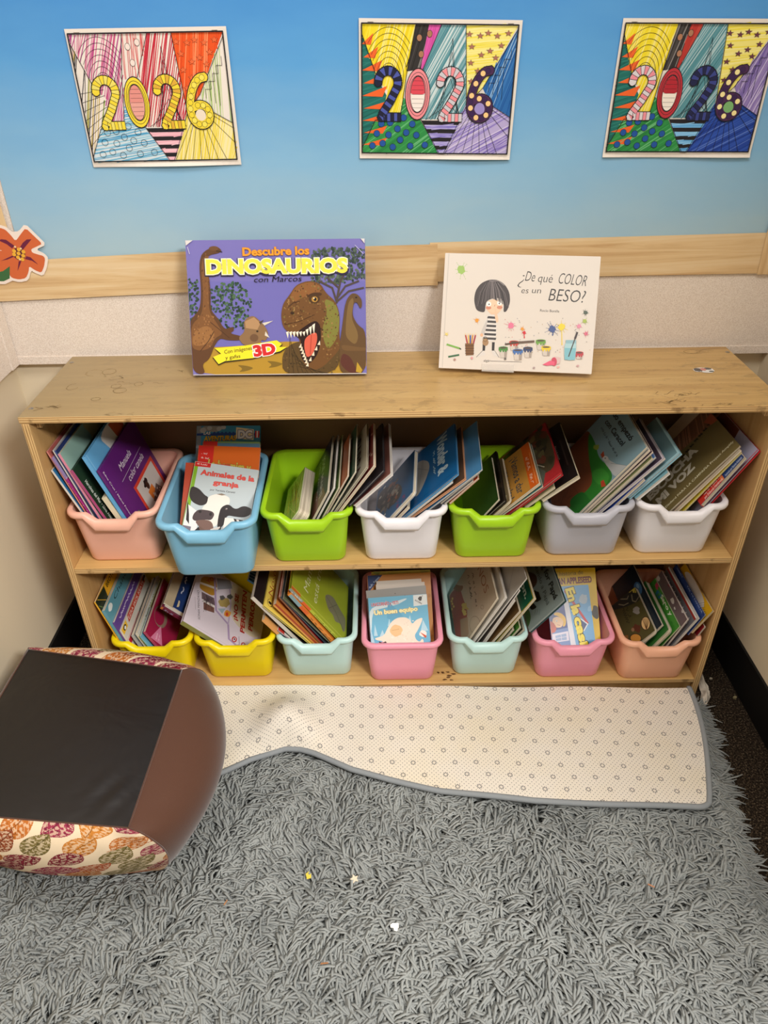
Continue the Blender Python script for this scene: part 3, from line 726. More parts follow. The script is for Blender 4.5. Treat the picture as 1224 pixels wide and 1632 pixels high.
def coloring(a, c):
    """the coloured-in year page; c holds the crayon colours"""
    W, Hh = a.W, a.H; i0 = (.017, .033, .977, .955)
    a.quad(*[((x - i0[0]) / (i0[2] - i0[0]), (y - i0[1]) / (i0[3] - i0[1])) for x, y in ((0, 0), (1, 0), (1, 1), (0, 1))])
    reg = {
        'spike': [(0, .07), (.10, .40), (.17, .55), (.13, .73), (0, .97)],
        'arc': [(0, 0), (.345, 0), (.295, .35), (.27, .60), (.25, .73), (.13, .73), (.17, .5), (.10, .40), (0, .07)],
        'dark': [(.345, 0), (.43, 0), (.39, .33), (.295, .35)], 'dark2': [(.43, 0), (.51, 0), (.41, .33), (.385, .33)],
        'tri': [(.51, 0), (.665, 0), (.695, .60), (.66, .72), (.40, .72), (.34, .55), (.40, .33)],
        'stars': [(.665, 0), (1, 0), (.80, .47), (.70, .62)],
        'maze': [(1, .02), (1, .70), (.86, .60), (.80, .47)],
        'rays': [(.695, .60), (.86, .60), (1, .70), (1, 1), (.56, 1)],
        'dots': [(.09, .73), (.25, .73), (.275, .55), (.34, .62), (.53, 1), (0, 1), (0, .96)],
    }
    for k, p in reg.items():
        fill, hs, ang, keep = c[k]
        if fill: a.poly(p, fill, True, True)
        if hs: a.hatch(p, ang, .0021, .0017, hs, keep)
    K = '242124'
    if c.get('spikes'):
        for i in range(9):
            y = .12 + i * .098; a.poly([(.0 if i % 2 == 0 else .01, y + .03), (.04 + .13 * math.sin(min(1, (i + 1) / 6) * 1.6), y - .05 + (.02 if i > 4 else 0)), (.03 + .11 * math.sin(min(1, (i + 1) / 6) * 1.6), y + .035)], 'e8642c', up=i == 0)
    else:
        for i in range(7): a.line([(.0, .45 + i * .07), (.16, .42 + i * .045)], .0006, K, i == 0)
    for i in range(7):
        r = .30 - i * .035; pts = [(.175 + r * .62 * math.cos(t), .40 + r * 1.25 * math.sin(t)) for t in [math.pi * (.85 + 1.3 * j / 40) for j in range(41)]]
        run = []
        for q in pts + [None]:
            if q and inside(q, reg['arc']): run.append(q)
            else:
                if len(run) > 1: a.line(run, .0006, K, i == 0)
                run = []
    for x, y in ((.37, .10), (.435, .07), (.385, .22)): a.ell(x, y, .017, .026, c['pol'] or 'ead9cf'); a.ring(x, y, .017, .026, .0006, K, 14)
    for i in range(6):
        a.line([(.53 - i * .02, .72), (.585, .10 + i * .10), (.64 + i * .008, .72)], .0006, K, i == 0)
    for x, y in ((.69, .07), (.76, .08), (.81, .06), (.87, .08), (.94, .06), (.71, .16), (.83, .19), (.90, .15), (.775, .22), (.87, .24), (.71, .28), (.76, .34), (.83, .33), (.72, .42)):
        a.star(x, y, .026, K); a.star(x, y, .0235, c['star'])
    for i in range(4): a.line([(.84 + i * .03, .50 + i * .02), (.84 + i * .03, .43 - i * .06), (.88 + i * .03, .43 - i * .06), (.88 + i * .03, .36 - i * .06)], .0006, K, i == 0)
    for i in range(9): a.line([(.775, .56), (.57 + i * .06 if i < 7 else 1, 1 if i < 7 else .98 - (i - 6) * .12)], .0006, K, i == 0)
    for x, y in ((.28, .71), (.13, .76), (.19, .75), (.24, .80), (.34, .76), (.10, .84), (.18, .85), (.30, .83), (.37, .85), (.07, .94), (.14, .92), (.26, .89), (.21, .95), (.33, .94), (.43, .93)):
        if c['dot']: a.ell(x, y, .021, .026, c['dot'])
        a.ring(x, y, .021, .027, .0006, K, 14)
    a.poly([(.40, .73), (.665, .73), (.565, 1), (.525, 1)], K)
    for i in range(4):
        y = .765 + i * .068; f = (y - .73) / .27; f2 = (y + .034 - .73) / .27
        a.poly([(.40 + .125 * f, y), (.665 - .10 * f, y), (.665 - .10 * f2, y + .034), (.40 + .125 * f2, y + .034)], c['stripe'], up=i == 0)
        a.hatch([(.40 + .125 * f, y), (.665 - .10 * f, y), (.665 - .10 * f2, y + .034), (.40 + .125 * f2, y + .034)], 0.05, .0016, .0012, c['stripe2'], .8)
    for p in ([(.345, 0), (.295, .35), (.27, .60), (.25, .73)], [(.51, 0), (.40, .33)], [(.665, 0), (.70, .62)], [(1, .03), (.80, .47), (.70, .60)], [(.25, .73), (.09, .73), (0, .96)], [(.34, .60), (.53, 1)], [(.695, .62), (.56, 1)], [(.86, .60), (1, .70)], [(0, .07), (.10, .40)]): a.line(p, .0010, K)
    lw = .0125
    digit2(a, .095, .32, .155, .41, c['d2a'], lw)
    a.ell(.37, .525, .083, .205, K, 28); a.ell(.37, .525, .079, .196, c['zero'][0], 28)
    for r in (.068, .058): a.ring(.37, .525, r, r * 2.5, .0008, K, 28)
    a.ell(.37, .525, .051, .145, K, 26); a.ell(.37, .525, .047, .137, c['zero'][1], 26)
    a.poly([(.37 + .047 * math.cos(t), .525 + .137 * math.sin(t)) for t in [math.pi + math.pi * i / 14 for i in range(15)]], c['zero'][2])
    for i in range(7): a.line([(.328 + abs(i - 3) * .003, .42 + i * .035), (.412 - abs(i - 3) * .003, .42 + i * .035)], .0005, K, i == 0)
    digit2(a, .505, .32, .155, .41, c['d2b'], lw)
    six = [(.842, .335), (.80, .345), (.755, .42), (.728, .52), (.722, .62), (.745, .69), (.79, .715), (.835, .69), (.853, .63), (.838, .57), (.795, .545), (.752, .565)]
    for _ in range(2): six = [six[0]] + [(p[0] * u + q[0] * (1 - u), p[1] * u + q[1] * (1 - u)) for p, q in zip(six, six[1:]) for u in (.75, .25)] + [six[-1]]
    a.stroke(six, lw * 1.25, K); a.ell(.788, .635, .035, .05, c['six'][2]); a.stroke(six, lw * 1.02, c['six'][0])
    q = [a.P(p) for p in six]; d = 0; nxt = .004; j = 0
    for p0, p1, s0, s1 in zip(q, q[1:], six, six[1:]):
        L = math.hypot(p1[0] - p0[0], p1[1] - p0[1])
        while d + L > nxt:
            f = (nxt - d) / L; x = s0[0] + (s1[0] - s0[0]) * f; y = s0[1] + (s1[1] - s0[1]) * f
            a.ell(x, y, .0185, .0245, K, 14); a.ell(x, y, .0165, .0215, c['six'][1] if j % 2 else c['six'][3], 14); nxt += .0098; j += 1
        d += L
    a.line([(0, 0), (1, 0), (1, 1), (0, 1)], .0022, K, True, True)


PAL1 = dict(spike=(None, ['d9b0a0', 'b9a04a', '8a9a4a', '3a3538'], 1.3, .5), arc=(None, ['c0527e', 'cf6f94', 'b04a8a', 'd48aa6'], 1.2, .62), dark=(None, ['d98a86', 'cf7f7c'], 1.5, .7), dark2=(None, ['d98a86', 'd0625e'], 1.5, .6),
            tri=(None, ['c42a3c', 'cf3a4a', 'b8283a'], 1.25, .85), stars=('e2531f', ['e8602a', 'd9481a', 'f08a5a'], 1.4, .7), maze=(None, ['a8c078', '9ab86a', 'c6d49c'], 1.5, .7), rays=('efe2a8', ['e6cf3c', 'ead75e', 'efe08a'], 1.3, .85), dots=('cfdbe0', ['6fb2cf', '8ec2d8', '4a9ac4'], .15, .7),
            pol=None, star='e56a3a', dot=None, stripe='e9b6c0', stripe2=['efc4cc', 'e5a6b4'], d2a=('ead23a', 'e6d868'), zero=('ead23a', 'e0a094', 'dc8e84'), d2b=('ead23a', 'd8a83a'), six=('e8cf3c', 'ead23a', 'e6d8c4', 'efdc5a'))
PAL2 = dict(spikes=True, spike=('1f6b62', ['2a7a70', '1a5c55'], .3, .6), arc=('ecd628', ['f0de4a', 'e6cc1c', 'f4e68a'], 1.3, .7), dark=('33302f', ['4a4644', '262322', '8a8482'], 1.3, .5), dark2=('d85aa8', ['e070b4', 'c84a9a'], 1.3, .6),
            tri=('7fa9b0', ['4a858f', '5c939c', '3a7680', 'cfdcdc'], 1.05, .85), stars=('f0e480', ['ecdc4a', 'f4ea9a'], .1, .7), maze=('2a66a8', ['1f569a', '3a78b8', '8ab0d4'], 1.2, .6), rays=('b4a8d4', ['7a68b8', '8c7cc4', 'cfc6e2'], .5, .8), dots=('2f8a46', ['25783c', '3c9a52', '6ab47a'], .6, .6),
            pol='a9785a', star='a8705c', dot='22529c', stripe='b9b2dc', stripe2=['7a70c0', '9a90d0'], d2a=('1e2038', '4a56a4'), zero=('e88c92', 'efe4dc', 'd84a58'), d2b=('c9c6cc', 'ea8f96'), six=('4a2a52', 'efc88a', '9a8cc8', '3c2450'))
PAL3 = dict(PAL2, dark2=('b3362e', ['a42c28', 'c44a3e'], 1.3, .6), tri=('5e949e', ['3f7b86', '4f8993', 'a9c4c8'], 1.05, .85), maze=('8a78b4', ['6f5ca4', '9a88c0', 'c4b8dc'], 1.2, .7), rays=('24449c', ['1c3888', '3054b0', '5a78c4'], .5, .6), stripe='6fb0e0', stripe2=['4f9ad4', '8cc4ea'],
            star='6a3c48', d2a=('d8d2d6', 'e8909c'), zero=('b8323c', 'efe6da', 'b02834'), d2b=('22264a', '3a4488'), six=('4a2a52', 'f2e2a0', '7ab070', '3c2450'))
def bands(*cols):
    def f(a):
        n = len(cols)
        for i, c in enumerate(cols): a.rect(0, i / n, 1, (i + 1) / n, c, i == 0)
    return f


def speckle(c0, cols, n=40, r=.05, seed=1):
    def f(a):
        a.rect(0, 0, 1, 1, c0)
        for i in range(n): a.blob(random.random(), random.random(), r * random.uniform(.4, 1.3), random.choice(cols), 8, .5, up=i % 8 == 0)
    return f


def sticker(a, x, y, c='f2c12e'):
    a.ell(x, y, .045, .055, c, 14); a.ell(x, y, .025, .04, '1c1a1a', 10); a.ell(x, y + .01, .014, .028, 'f3efe6', 10)


def a_manuela(a):
    a.rect(0, 0, 1, 1, '5c1f6e'); a.line([(.045, 0), (.045, 1)], .001, '4a1759')
    a.text('Manuela', (.30, .27), (.62, .27), .09, 'e6dbe6', 0, None, .3); a.text('color canela', (.34, .46), (.80, .46), .09, 'e6dbe6', 0, None, .3)
    a.line([(.22, .355), (.85, .335)], .0009, 'cdbfd0')
    a.rect(.33, .54, .93, 1.0, 'd9432f'); a.rect(.375, .585, .885, 1.0, 'cfcac2')
    a.blob(.57, .68, .055, '1d1a1a', 16, .35); a.ell(.58, .72, .035, .05, '3c2318'); a.poly([(.52, .78), (.66, .76), (.68, .90), (.54, .92)], 'd8792c'); a.poly([(.52, .92), (.74, .82), (.82, .98), (.6, 1)], '6a5f5a')
    for i in range(14): a.blob(random.uniform(.58, .78), random.uniform(.86, .99), .014, 'd8d0c4', 6, .4, up=i == 0)
    a.text('Edna Cruz / Mabel Fonseca', (.028, .06), (.028, .74), .022, 'd9cdda', .01)
    a.poly([(.0, .80), (.20, .76), (.22, 1), (0, 1)], '59b43a')


def a_goose(a):
    a.rect(0, 0, 1, 1, '62a5d4'); a.line([(.03, 0), (.03, 1)], .0012, '9cc8e4')
    a.poly([(.35, 0), (1, 0), (1, .35), (.62, .45), (.48, .38), (.42, .2)], 'd9d6d2'); a.poly([(.62, .02), (.9, .06), (.88, .2), (.72, .3), (.65, .2)], 'c65a2e'); a.blob(.58, .36, .06, '3a3838', 10, .4)
    a.line([(.5, .3), (.62, .25), (.66, .4)], .002, '6d6a68')


def a_teal(a):
    a.rect(0, 0, 1, 1, '8fb0a4'); a.blob(.75, .15, .2, 'b5ad7c', 12, .4); a.blob(.9, .3, .1, '6b4a58', 10, .4)
    a.blob(.13, .30, .075, 'e8b43a', 9, .12); a.ell(.13, .30, .03, .035, '2b241c'); a.ell(.13, .34, .012, .03, 'f2ead0', 8)
    for i in range(8): a.line([(.38 + i * .02, .42), (.42 + random.random() * .1, .22)], .0016, '26302f', i == 0)


def a_lavender(a):
    a.rect(0, 0, 1, .30, '9a90bc'); a.rect(0, .30, 1, 1, 'a8307e'); a.line([(.0, .30), (.12, .26)], .001, 'e8e0ee')
    for i in range(8): a.ell(.045, .36 + i * .085, .012, .008, 'f0e4ee', 8, i == 0)


def s_lav(a):
    a.rect(0, 0, .30, 1, '9a90bc'); a.rect(.30, 0, 1, 1, 'a8307e')
    for i in range(8): a.ell(.36 + i * .08, .5, .006, .12, 'f4ecf2', 8, i == 0)


def a_cow(a):
    a.quad((288, 504), (1037, 612), (864, 1562), (94, 1454))
    a.rect(0, 400, 1224, 1600, 'bcc6c8'); a.poly([(280, 500), (332, 508), (140, 1470), (85, 1465)], '7fae22')
    a.poly([(280, 490), (480, 510), (465, 580), (270, 560)], 'c42420'); a.squig('Aut\u00e9ntico', (310, 540), (430, 556), 18, 'f3dcd4')
    a.text('Animales de la', (352, 660), (975, 745), 62, 'e0463a', .03, ('8a7474', .055)); a.text('granja', (500, 775), (790, 815), 58, 'e0463a', .03, ('8a7474', .055))
    a.text('por Yanitzia Canetti', (462, 845), (755, 880), 22, '2c2a2c', .01)
    a.poly([(200, 1000), (330, 1100), (300, 1330), (130, 1330), (150, 1210)], 'efe9e4'); a.poly([(170, 960), (205, 990), (215, 1120), (215, 1230), (180, 1180)], '2a2324')
    a.poly([(240, 790), (330, 820), (400, 900), (440, 920), (450, 980), (360, 1030), (250, 980), (212, 900)], '2a2324')
    a.poly([(440, 915), (560, 880), (690, 920), (700, 990), (600, 1130), (540, 1260), (470, 1260), (360, 1150), (370, 1040), (430, 990)], 'efe5da'); a.poly([(540, 890), (600, 880), (650, 900), (600, 905)], '8a7a68')
    a.poly([(590, 1040), (680, 1000), (760, 1070), (860, 1020), (960, 1060), (950, 1120), (870, 1160), (760, 1150), (660, 1130), (620, 1260), (545, 1290), (560, 1150)], '241e20'); a.ell(655, 1060, 14, 11, '6a5a58'); a.ell(660, 1056, 5, 5, 'd8d0cc')
    a.poly([(330, 1060), (480, 1080), (520, 1120), (480, 1190), (400, 1180), (290, 1200), (250, 1170), (270, 1110)], '4b3d3f'); a.ell(345, 1090, 18, 16, '1d1618'); a.ell(470, 1120, 16, 20, '1d1618')
    a.poly([(280, 1190), (420, 1180), (490, 1210), (510, 1300), (420, 1330), (330, 1260)], '7a5c52'); a.poly([(330, 1250), (420, 1310), (400, 1420), (370, 1420)], '6d5348'); a.poly([(240, 1340), (330, 1260), (370, 1380), (230, 1420)], '241e20'); a.poly([(470, 1290), (580, 1260), (600, 1420), (400, 1420)], 'd9cfc6'); a.poly([(520, 1330), (600, 1260), (560, 1420), (500, 1420)], '241e20')
    a.poly([(640, 1160), (740, 1170), (800, 1310), (780, 1420), (590, 1420)], 'efe6dc'); a.poly([(740, 1170), (850, 1190), (905, 1270), (880, 1310), (800, 1310)], '241e20'); a.poly([(770, 1180), (800, 1185), (860, 1290), (840, 1300)], 'e6dcd4'); a.poly([(140, 1240), (240, 1260), (220, 1360), (120, 1360)], '7d7480')


def a_hormiga(a):
    a.rect(0, 0, 1, 1, 'd0611c'); a.poly([(0, -.05), (.25, -.02), (.245, .20), (0, .22)], 'c9281f'); a.squig('Cuentos', (.05, .09), (.15, .10), .022, 'f0d8d0'); a.squig('Infantiles', (.05, .14), (.18, .15), .022, 'f0d8d0')
    a.text('La hormiga y', (.17, .245), (.86, .275), .10, 'c2b04a', .03, ('7a5a1c', .055)); a.poly([(.03, .33), (1, .40), (1, 1), (.03, 1)], 'c96a2c')


def a_dc(a):
    a.rect(0, 0, 1, 1, '3f92b4'); a.rect(0, 0, .07, 1, '8a9096'); a.poly([(.08, 0), (.45, 0), (.38, .06), (.28, .09), (.2, .07), (.1, .06)], '9a968f')
    for x, y, r in ((.10, .06, .05), (.2, .03, .04), (.42, .02, .04), (.35, .04, .04)): a.ell(x, y, r, r * .7, 'b9bab8')
    a.rect(0, .10, 1, .13, '2a4a90'); [a.poly([(.25 + i * .06, .10), (.28 + i * .06, .075), (.31 + i * .06, .10)], '2a4a90', i == 0) for i in range(7)]
    a.text('LAS', (.11, .115), (.21, .115), .04, 'f0ece4', .03, ('26324e', .07), .2); a.text('AVENTURAS', (.12, .20), (.62, .19), .065, 'e8b422', .04, ('26324e', .08), .1)
    a.poly([(.62, .02), (.90, .05), (.90, .19), (.62, .17)], 'f0ddb0'); a.text('DC', (.66, .165), (.87, .165), .105, 'f2efee', .06, ('2c3f8c', .11)); a.rect(.92, .07, .99, .16, 'c33a3a'); a.rect(.945, .07, .965, .16, 'efeae6')


def a_boardC(a):
    a.rect(0, 0, 1, 1, '9ab05a')
    for i in range(40): a.line([(random.random(), random.random()), (random.random(), random.random())], .0016, random.choice(['4f7a34', 'c9c27a', '7a4a3a', 'd8d49a', 'c9a02e']), i % 8 == 0)


def a_marti(a):
    a.rect(0, 0, 1, 1, '17372f'); a.poly([(0, 0), (.8, 0), (.5, .5), (0, .4)], '1d2140'); a.poly([(.6, .7), (1, .4), (1, 1), (.5, 1)], '6a3f3c'); a.poly([(.75, .3), (1, .1), (1, .5), (.8, .55)], '6d5a2a')
    a.text('JOS\u00c9 MART\u00cd', (.12, .50), (.86, .50), .15, 'b9bdb6', .01); a.squig('poes\u00eda para todos', (.10, .68), (.80, .68), .09, 'a6aaa4', 0)


def a_parra(a):
    a.rect(0, 0, 1, 1, 'b3ac98')
    a.text('PARRA', (.16, .34), (.92, .34), .22, '5a2a24', .01)
    a.rect(.0, .5, 1, .52, '7d7664')


def a_redpat(a):
    a.rect(0, 0, 1, 1, '7a2a26')
    for i in range(90): a.star(random.random(), random.random(), .035, random.choice(['d9b8a6', 'e8d8c8', 'b0493a', '4a1c1c']), i % 15 == 0)


def a_boardD(a):
    a.rect(0, 0, 1, 1, '1f5a86'); a.poly([(.05, .95), (.3, .5), (.55, .3), (.78, .28), (.82, .5), (.62, .8), (.4, 1)], '4a4238')
    for i in range(40): a.blob(random.uniform(.2, .75), random.uniform(.38, .85), .04, random.choice(['6d6252', '8a7d68', '2f2a26', 'a0603a', 'b5aa94']), 7, .5, up=i % 8 == 0)
    a.squig('OSO', (.84, .26), (.99, .26), .10, 'b02a4a', .03); a.squig('y yo', (.82, .40), (.98, .40), .08, 'b02a4a', .02)
    for x, y in ((.08, .62), (.1, .8), (.25, .9), (.82, .72)): a.ell(x, y, .025, .035, 'd8d2c4')


def a_wonder(a):
    a.rect(0, 0, 1, 1, '155f97'); a.line([(.94, 0), (.94, 1)], .0015, '0f4d7e'); a.quad((913, 83), (935, 523), (401, 952), (434, 484))
    a.poly([(540, 610), (560, 500), (590, 435), (640, 412), (690, 428), (702, 480), (670, 580), (620, 690), (585, 735), (562, 735)], 'a9a49a'); a.line([(575, 490), (690, 505)], .001, '7d786f'); a.line([(640, 415), (600, 720)], .001, '8a857c')
    a.text('Wonder &', (768, 215), (778, 552), 84, 'b9cfd8', .04); a.squig('UNA HISTORIA', (728, 330), (738, 540), 20, '9fc0d0', .005)


def a_navyD(a):
    a.rect(0, 0, 1, 1, '1d3f66'); a.poly([(.22, .17), (.30, .10), (.5, .075), (.72, .11), (.84, .20), (.76, .22), (.66, .17), (.5, .145), (.34, .17)], 'd8c65a'); a.squig('Bienvenidos', (.33, .16), (.68, .16), .045, '5a5420', 0)
    a.line([(.95, 0), (.95, 1)], .002, 'b9b4ac')


def a_vamos(a):
    a.rect(0, 0, 1, 1, 'b98538'); a.rect(0, 0, 1, .17, 'd2601e'); a.squig('Mis primeros cuentos', (.30, .13), (.92, .13), .06, 'f0d0b4', .0); a.rect(.25, .03, .97, .045, 'e08a4a')
    a.text('\u00a1Vamos a dar', (.10, .42), (.92, .42), .15, '3a4a4e', .01); a.text('una vuelta!', (.20, .62), (.92, .62), .15, '3a4a4e', .01); a.blob(.35, .8, .12, 'a9a294', 12, .3); a.ring(.62, .78, .08, .06, .0015, '6d675c')


def a_elena(a):
    a.rect(0, 0, 1, 1, 'a5282c'); a.poly([(0, 0), (.86, .0), (.80, .35), (.62, .62), (.3, .8), (0, .9)], '4a4230'); 
    for i in range(40): a.blob(random.uniform(0, .75), random.uniform(.03, .6), .06, random.choice(['3a3a2a', '5d5a3c', '6a3a2c', '2c2a22', '7d6a48']), 8, .5, up=i % 8 == 0)
    a.line([(.35, .5), (.72, .2)], .002, 'b9b09a'); a.poly([(.60, .32), (.80, .20), (.97, .28), (.97, .50), (.62, .52)], '54584c'); a.text('ELENA', (.63, .46), (.95, .46), .15, 'efd8d2', .05, ('8e2226', .09)); a.line([(.99, 0), (.99, 1)], .002, 'd8484a')


def a_caracol(a):
    a.rect(0, 0, 1, 1, '7d9aa4'); a.quad((665, -112), (905, 303), (176, 1022), (32, 553)); a.rect(-900, -900, 1900, 1900, '7d9aa4')
    a.poly([(440, 150), (462, 300), (475, 480), (460, 640), (330, 760), (250, 1000), (-60, 1000), (-60, 400), (300, 150)], '7a4228')
    for i in range(26):
        x, y = random.uniform(60, 420), random.uniform(300, 800); a.line([(x, y), (x + random.uniform(-90, 90), y + random.uniform(10, 110))], .0012, random.choice(['4f2818', '8f5234', '66341f']), i % 8 == 0)
    a.poly([(425, 150), (490, 270), (520, 400), (610, 470), (640, 570), (480, 760), (330, 960), (200, 1000), (270, 790), (400, 690), (475, 600), (430, 380)], '2f7a2c'); a.blob(540, 560, 70, '3d8c34', 10, .3); a.blob(360, 780, 90, '266a28', 10, .3); a.blob(500, 300, 26, '8a9a3c', 10, .5)
    a.poly([(552, 385), (585, 380), (612, 420), (680, 450), (775, 455), (745, 500), (690, 530), (650, 545), (610, 490), (570, 440)], 'b4b8b8'); a.ell(575, 402, 26, 22, 'c2c5c4'); a.poly([(535, 370), (560, 340), (568, 380), (550, 400)], 'a8482c'); a.ell(575, 400, 5, 5, '1d1a18'); a.poly([(535, 590), (560, 575), (580, 625), (540, 635)], 'b8432c'); a.line([(620, 440), (760, 470)], .001, '7d8486')
    a.text('Todo empez\u00f3', (588, -25), (775, 262), 46, '141618', .025, None, .05); a.text('con Caracol', (563, 95), (708, 302), 46, '141618', .025, None, .05); a.squig('Keiko Yamada / Susana del Moral', (528, 140), (668, 388), 20, '1d2224', .0)


def a_escucha(a):                                           # cover lying on its side: right = up along the stack
    a.rect(0, 0, 1, 1, '6d5f3a'); a.poly([(.40, 0), (1, 0), (1, .34), (.62, .30), (.52, .14)], '8a5e44')
    for i in range(34): a.line([(.55 + i * .0125, .30 - (i % 3) * .01), (.62 + i * .012, .02)], .0009, random.choice(['4a2f22', 'c08a6a', '5d3a2a']), i == 0)
    for i in range(8):
        x = .60 + i * .055; y = .40 - i * .016; a.poly([(x - .018, y - .022), (x + .018, y + .022), (x + .022, y - .006), (x - .022, y + .006)], '141312', i == 0); a.poly([(x - .018, y + .022), (x + .018, y - .022), (x + .006, y - .022), (x - .006, y + .022)], '141312', False)
    a.poly([(.90, .20), (1, .16), (1, .36), (.94, .34)], 'a8583e'); a.ell(.40, .25, .12, .16, 'a0603a', 22)
    for i in range(6): a.star(.20 + i * .055, .44 - (i % 2) * .05, .04, '191614', i == 0)
    for i in range(12): a.line([(.05 + i * .012, .42), (.02 + i * .012, .75)], .0012, '2a2018', i == 0)
    a.text('ESCUCHA', (.16, .60), (.72, .53), .125, 'cfc7b4', .055); a.text('MI VOZ', (.21, .78), (.62, .73), .125, 'cfc7b4', .055); a.text('Susan Dinford PARA LA CAMPA\u00d1A Project Amplify', (.14, .925), (.985, .875), .035, 'd8d0ae', .012)


def a_hemb(a):
    a.rect(0, 0, 1, 1, '223a6e'); a.rect(0, .0, .56, 1, 'c03028'); a.poly([(.54, 0), (.60, 0), (.56, 1), (.50, 1)], 'd8703c')
    a.text('por Deborah Hembrook', (.12, .985), (.54, .985), .040, 'f0dcd4', .01); a.text('ilustrado por Bonnie Adamson', (.60, .985), (.97, .985), .036, 'b9c6e0', .01); a.squig('Necesito mi propio pa\u00eds', (.14, .93), (.54, .93), .034, 'f0dcd4', 0)


def a_gbig(a):
    a.rect(0, 0, 1, 1, 'a39fb4'); a.poly([(0, 0), (.50, 0), (.54, .1), (.42, .22), (0, .3)], '6a3420'); a.line([(.55, .20), (.70, .16), (.86, .28), (.97, .26)], .0012, '2f2c34'); a.poly([(.66, .22), (.90, .20), (.93, .36), (.70, .34)], 'b0a998'); a.line([(.7, .3), (.95, .4)], .0012, '2f2c34')
    a.line([(.995, 0), (.995, 1)], .003, 'c42430')


def a_crimson(a):
    a.rect(0, 0, 1, 1, '981c42'); a.ell(.42, .30, .17, .24, '8a7060', 20); a.ell(.40, .26, .13, .18, '981c42', 20)
    a.poly([(0, .20), (.06, .62), (.30, .40)], 'd07a9a'); a.squig('lecturas', (.06, .40), (.16, .38), .05, 'f0d0dc', 0); a.squig('para leer', (.07, .48), (.17, .46), .04, 'f0d0dc', 0)
    for i in range(14): a.ell(.55 + .1 * math.sin(i * .3), .35 + i * .05, .008, .012, 'c06a58', 6, i == 0)


def strip_title(bg, txt, tc, x0, x1, y, cap, extra=None, bold=.02, sh=.1):
    def f(a):
        a.rect(0, 0, 1, 1, bg)
        if extra: extra(a)
        if txt: a.text(txt, (x0, y), (x1, y), cap, tc, bold, None, sh)
        else: a.squig('x' * 12, (x0, y), (x1, y), cap * .8, tc)
    return f


def a_ezra(a):
    a.rect(0, 0, 1, 1, 'd8d2c4'); a.poly([(.24, 0), (.94, 0), (.92, .23), (.20, .23)], 'c23c1f'); a.text('EZRA JACK KEATS', (.24, .19), (.88, .19), .13, 'f2e0d4', .0); a.poly([(0, 0), (.17, 0), (.15, .23), (0, .23)], 'eebb2e'); a.ell(.085, .12, .045, .085, '1c1a1a', 12); a.ell(.09, .14, .026, .055, 'f3efe6', 10); a.blob(.95, .1, .06, '3a3634', 8, .4)


def a_perros(a):
    a.quad((86, 612), (302, -72), (1044, 418), (922, 1116))
    a.rect(-100, -200, 1300, 1200, 'd6cbd4')
    a.poly([(640, 120), (980, 200), (1040, 500), (950, 880), (640, 640), (600, 420)], 'cfc2a8')
    a.poly([(300, 100), (450, 120), (470, 240), (430, 350), (270, 260), (270, 200)], 'b5852f'); a.poly([(270, 170), (480, 240), (470, 265), (270, 195)], 'ded4c6'); a.text('YO', (370, 190), (440, 140), 50, 'b0402a', .03)
    a.poly([(290, 290), (430, 360), (440, 450), (290, 370)], '6d5a5e'); a.poly([(310, 400), (430, 470), (430, 530), (310, 490)], '7a5448'); a.poly([(300, 375), (460, 460), (455, 485), (300, 400)], 'e0d8d2')
    for i in range(26): a.line([(random.uniform(295, 425), random.uniform(320, 440)), (random.uniform(295, 425), random.uniform(320, 520))], .0008, '3f3438', i == 0)
    a.line([(440, 120), (450, 500), (590, 660), (600, 820), (700, 905)], .0055, 'a892b4'); a.line([(610, 110), (620, 420), (590, 660)], .004, 'b8a6c0'); a.poly([(465, 120), (620, 130), (640, 240), (470, 260)], '8f8f96')
    a.blob(545, 400, 62, 'b09a5c', 16, .3); a.blob(520, 350, 30, '5d5a58', 10, .4); a.blob(580, 540, 40, 'd8953a', 12, .2); a.ell(575, 545, 16, 22, 'c8452a'); a.poly([(470, 480), (560, 480), (520, 540)], '9fb0b8'); a.blob(610, 340, 34, '55544f', 10, .4)
    a.text('\u00a1NO SE', (690, 620), (712, 320), 46, 'a8241c', .04); a.text('PERMITEN', (775, 765), (808, 280), 52, 'a8241c', .04); a.text('PERROS!', (868, 745), (905, 380), 52, 'a8241c', .04)
    a.text('SONIA MANZANO', (272, 605), (262, 280), 24, '2f2a2c', -.005); a.line([(220, 490), (215, 350)], .0005, '6a6064')
    a.ring(662, 828, 24, 26, .0028, 'b0302a'); a.ell(664, 826, 8, 12, '6a2420'); a.ring(765, 892, 20, 22, .0025, 'b0302a'); a.line([(715, 800), (720, 890), (690, 890)], .0014, '8a7a98')


def a_mama(a):
    a.rect(0, 0, 1, 1, '9aa62e'); a.rect(0, 0, .06, .16, 'c8642a'); a.line([(.05, 0), (.05, 1)], .0016, 'c3c95a'); a.quad((445, 238), (528, -329), (1031, 232), (1012, 825))
    a.text('Mam\u00e1', (612, 300), (668, 10), 60, 'd9dcae', -.008, None, .2); a.text('est\u00e1 triste', (698, 410), (768, -60), 52, 'd9dcae', -.008, None, .2)
    a.poly([(780, 330), (810, 308), (870, 340), (910, 410), (960, 500), (1005, 570), (1000, 690), (975, 700), (950, 610), (890, 590), (870, 520), (820, 470)], '7d7a62'); a.line([(800, 330), (860, 430), (900, 500), (980, 680)], .0016, '4f4c3c'); a.line([(830, 450), (910, 420)], .0012, '4f4c3c'); a.poly([(1020, 500), (1050, 420), (1080, 700), (1000, 780)], '6f7a28')


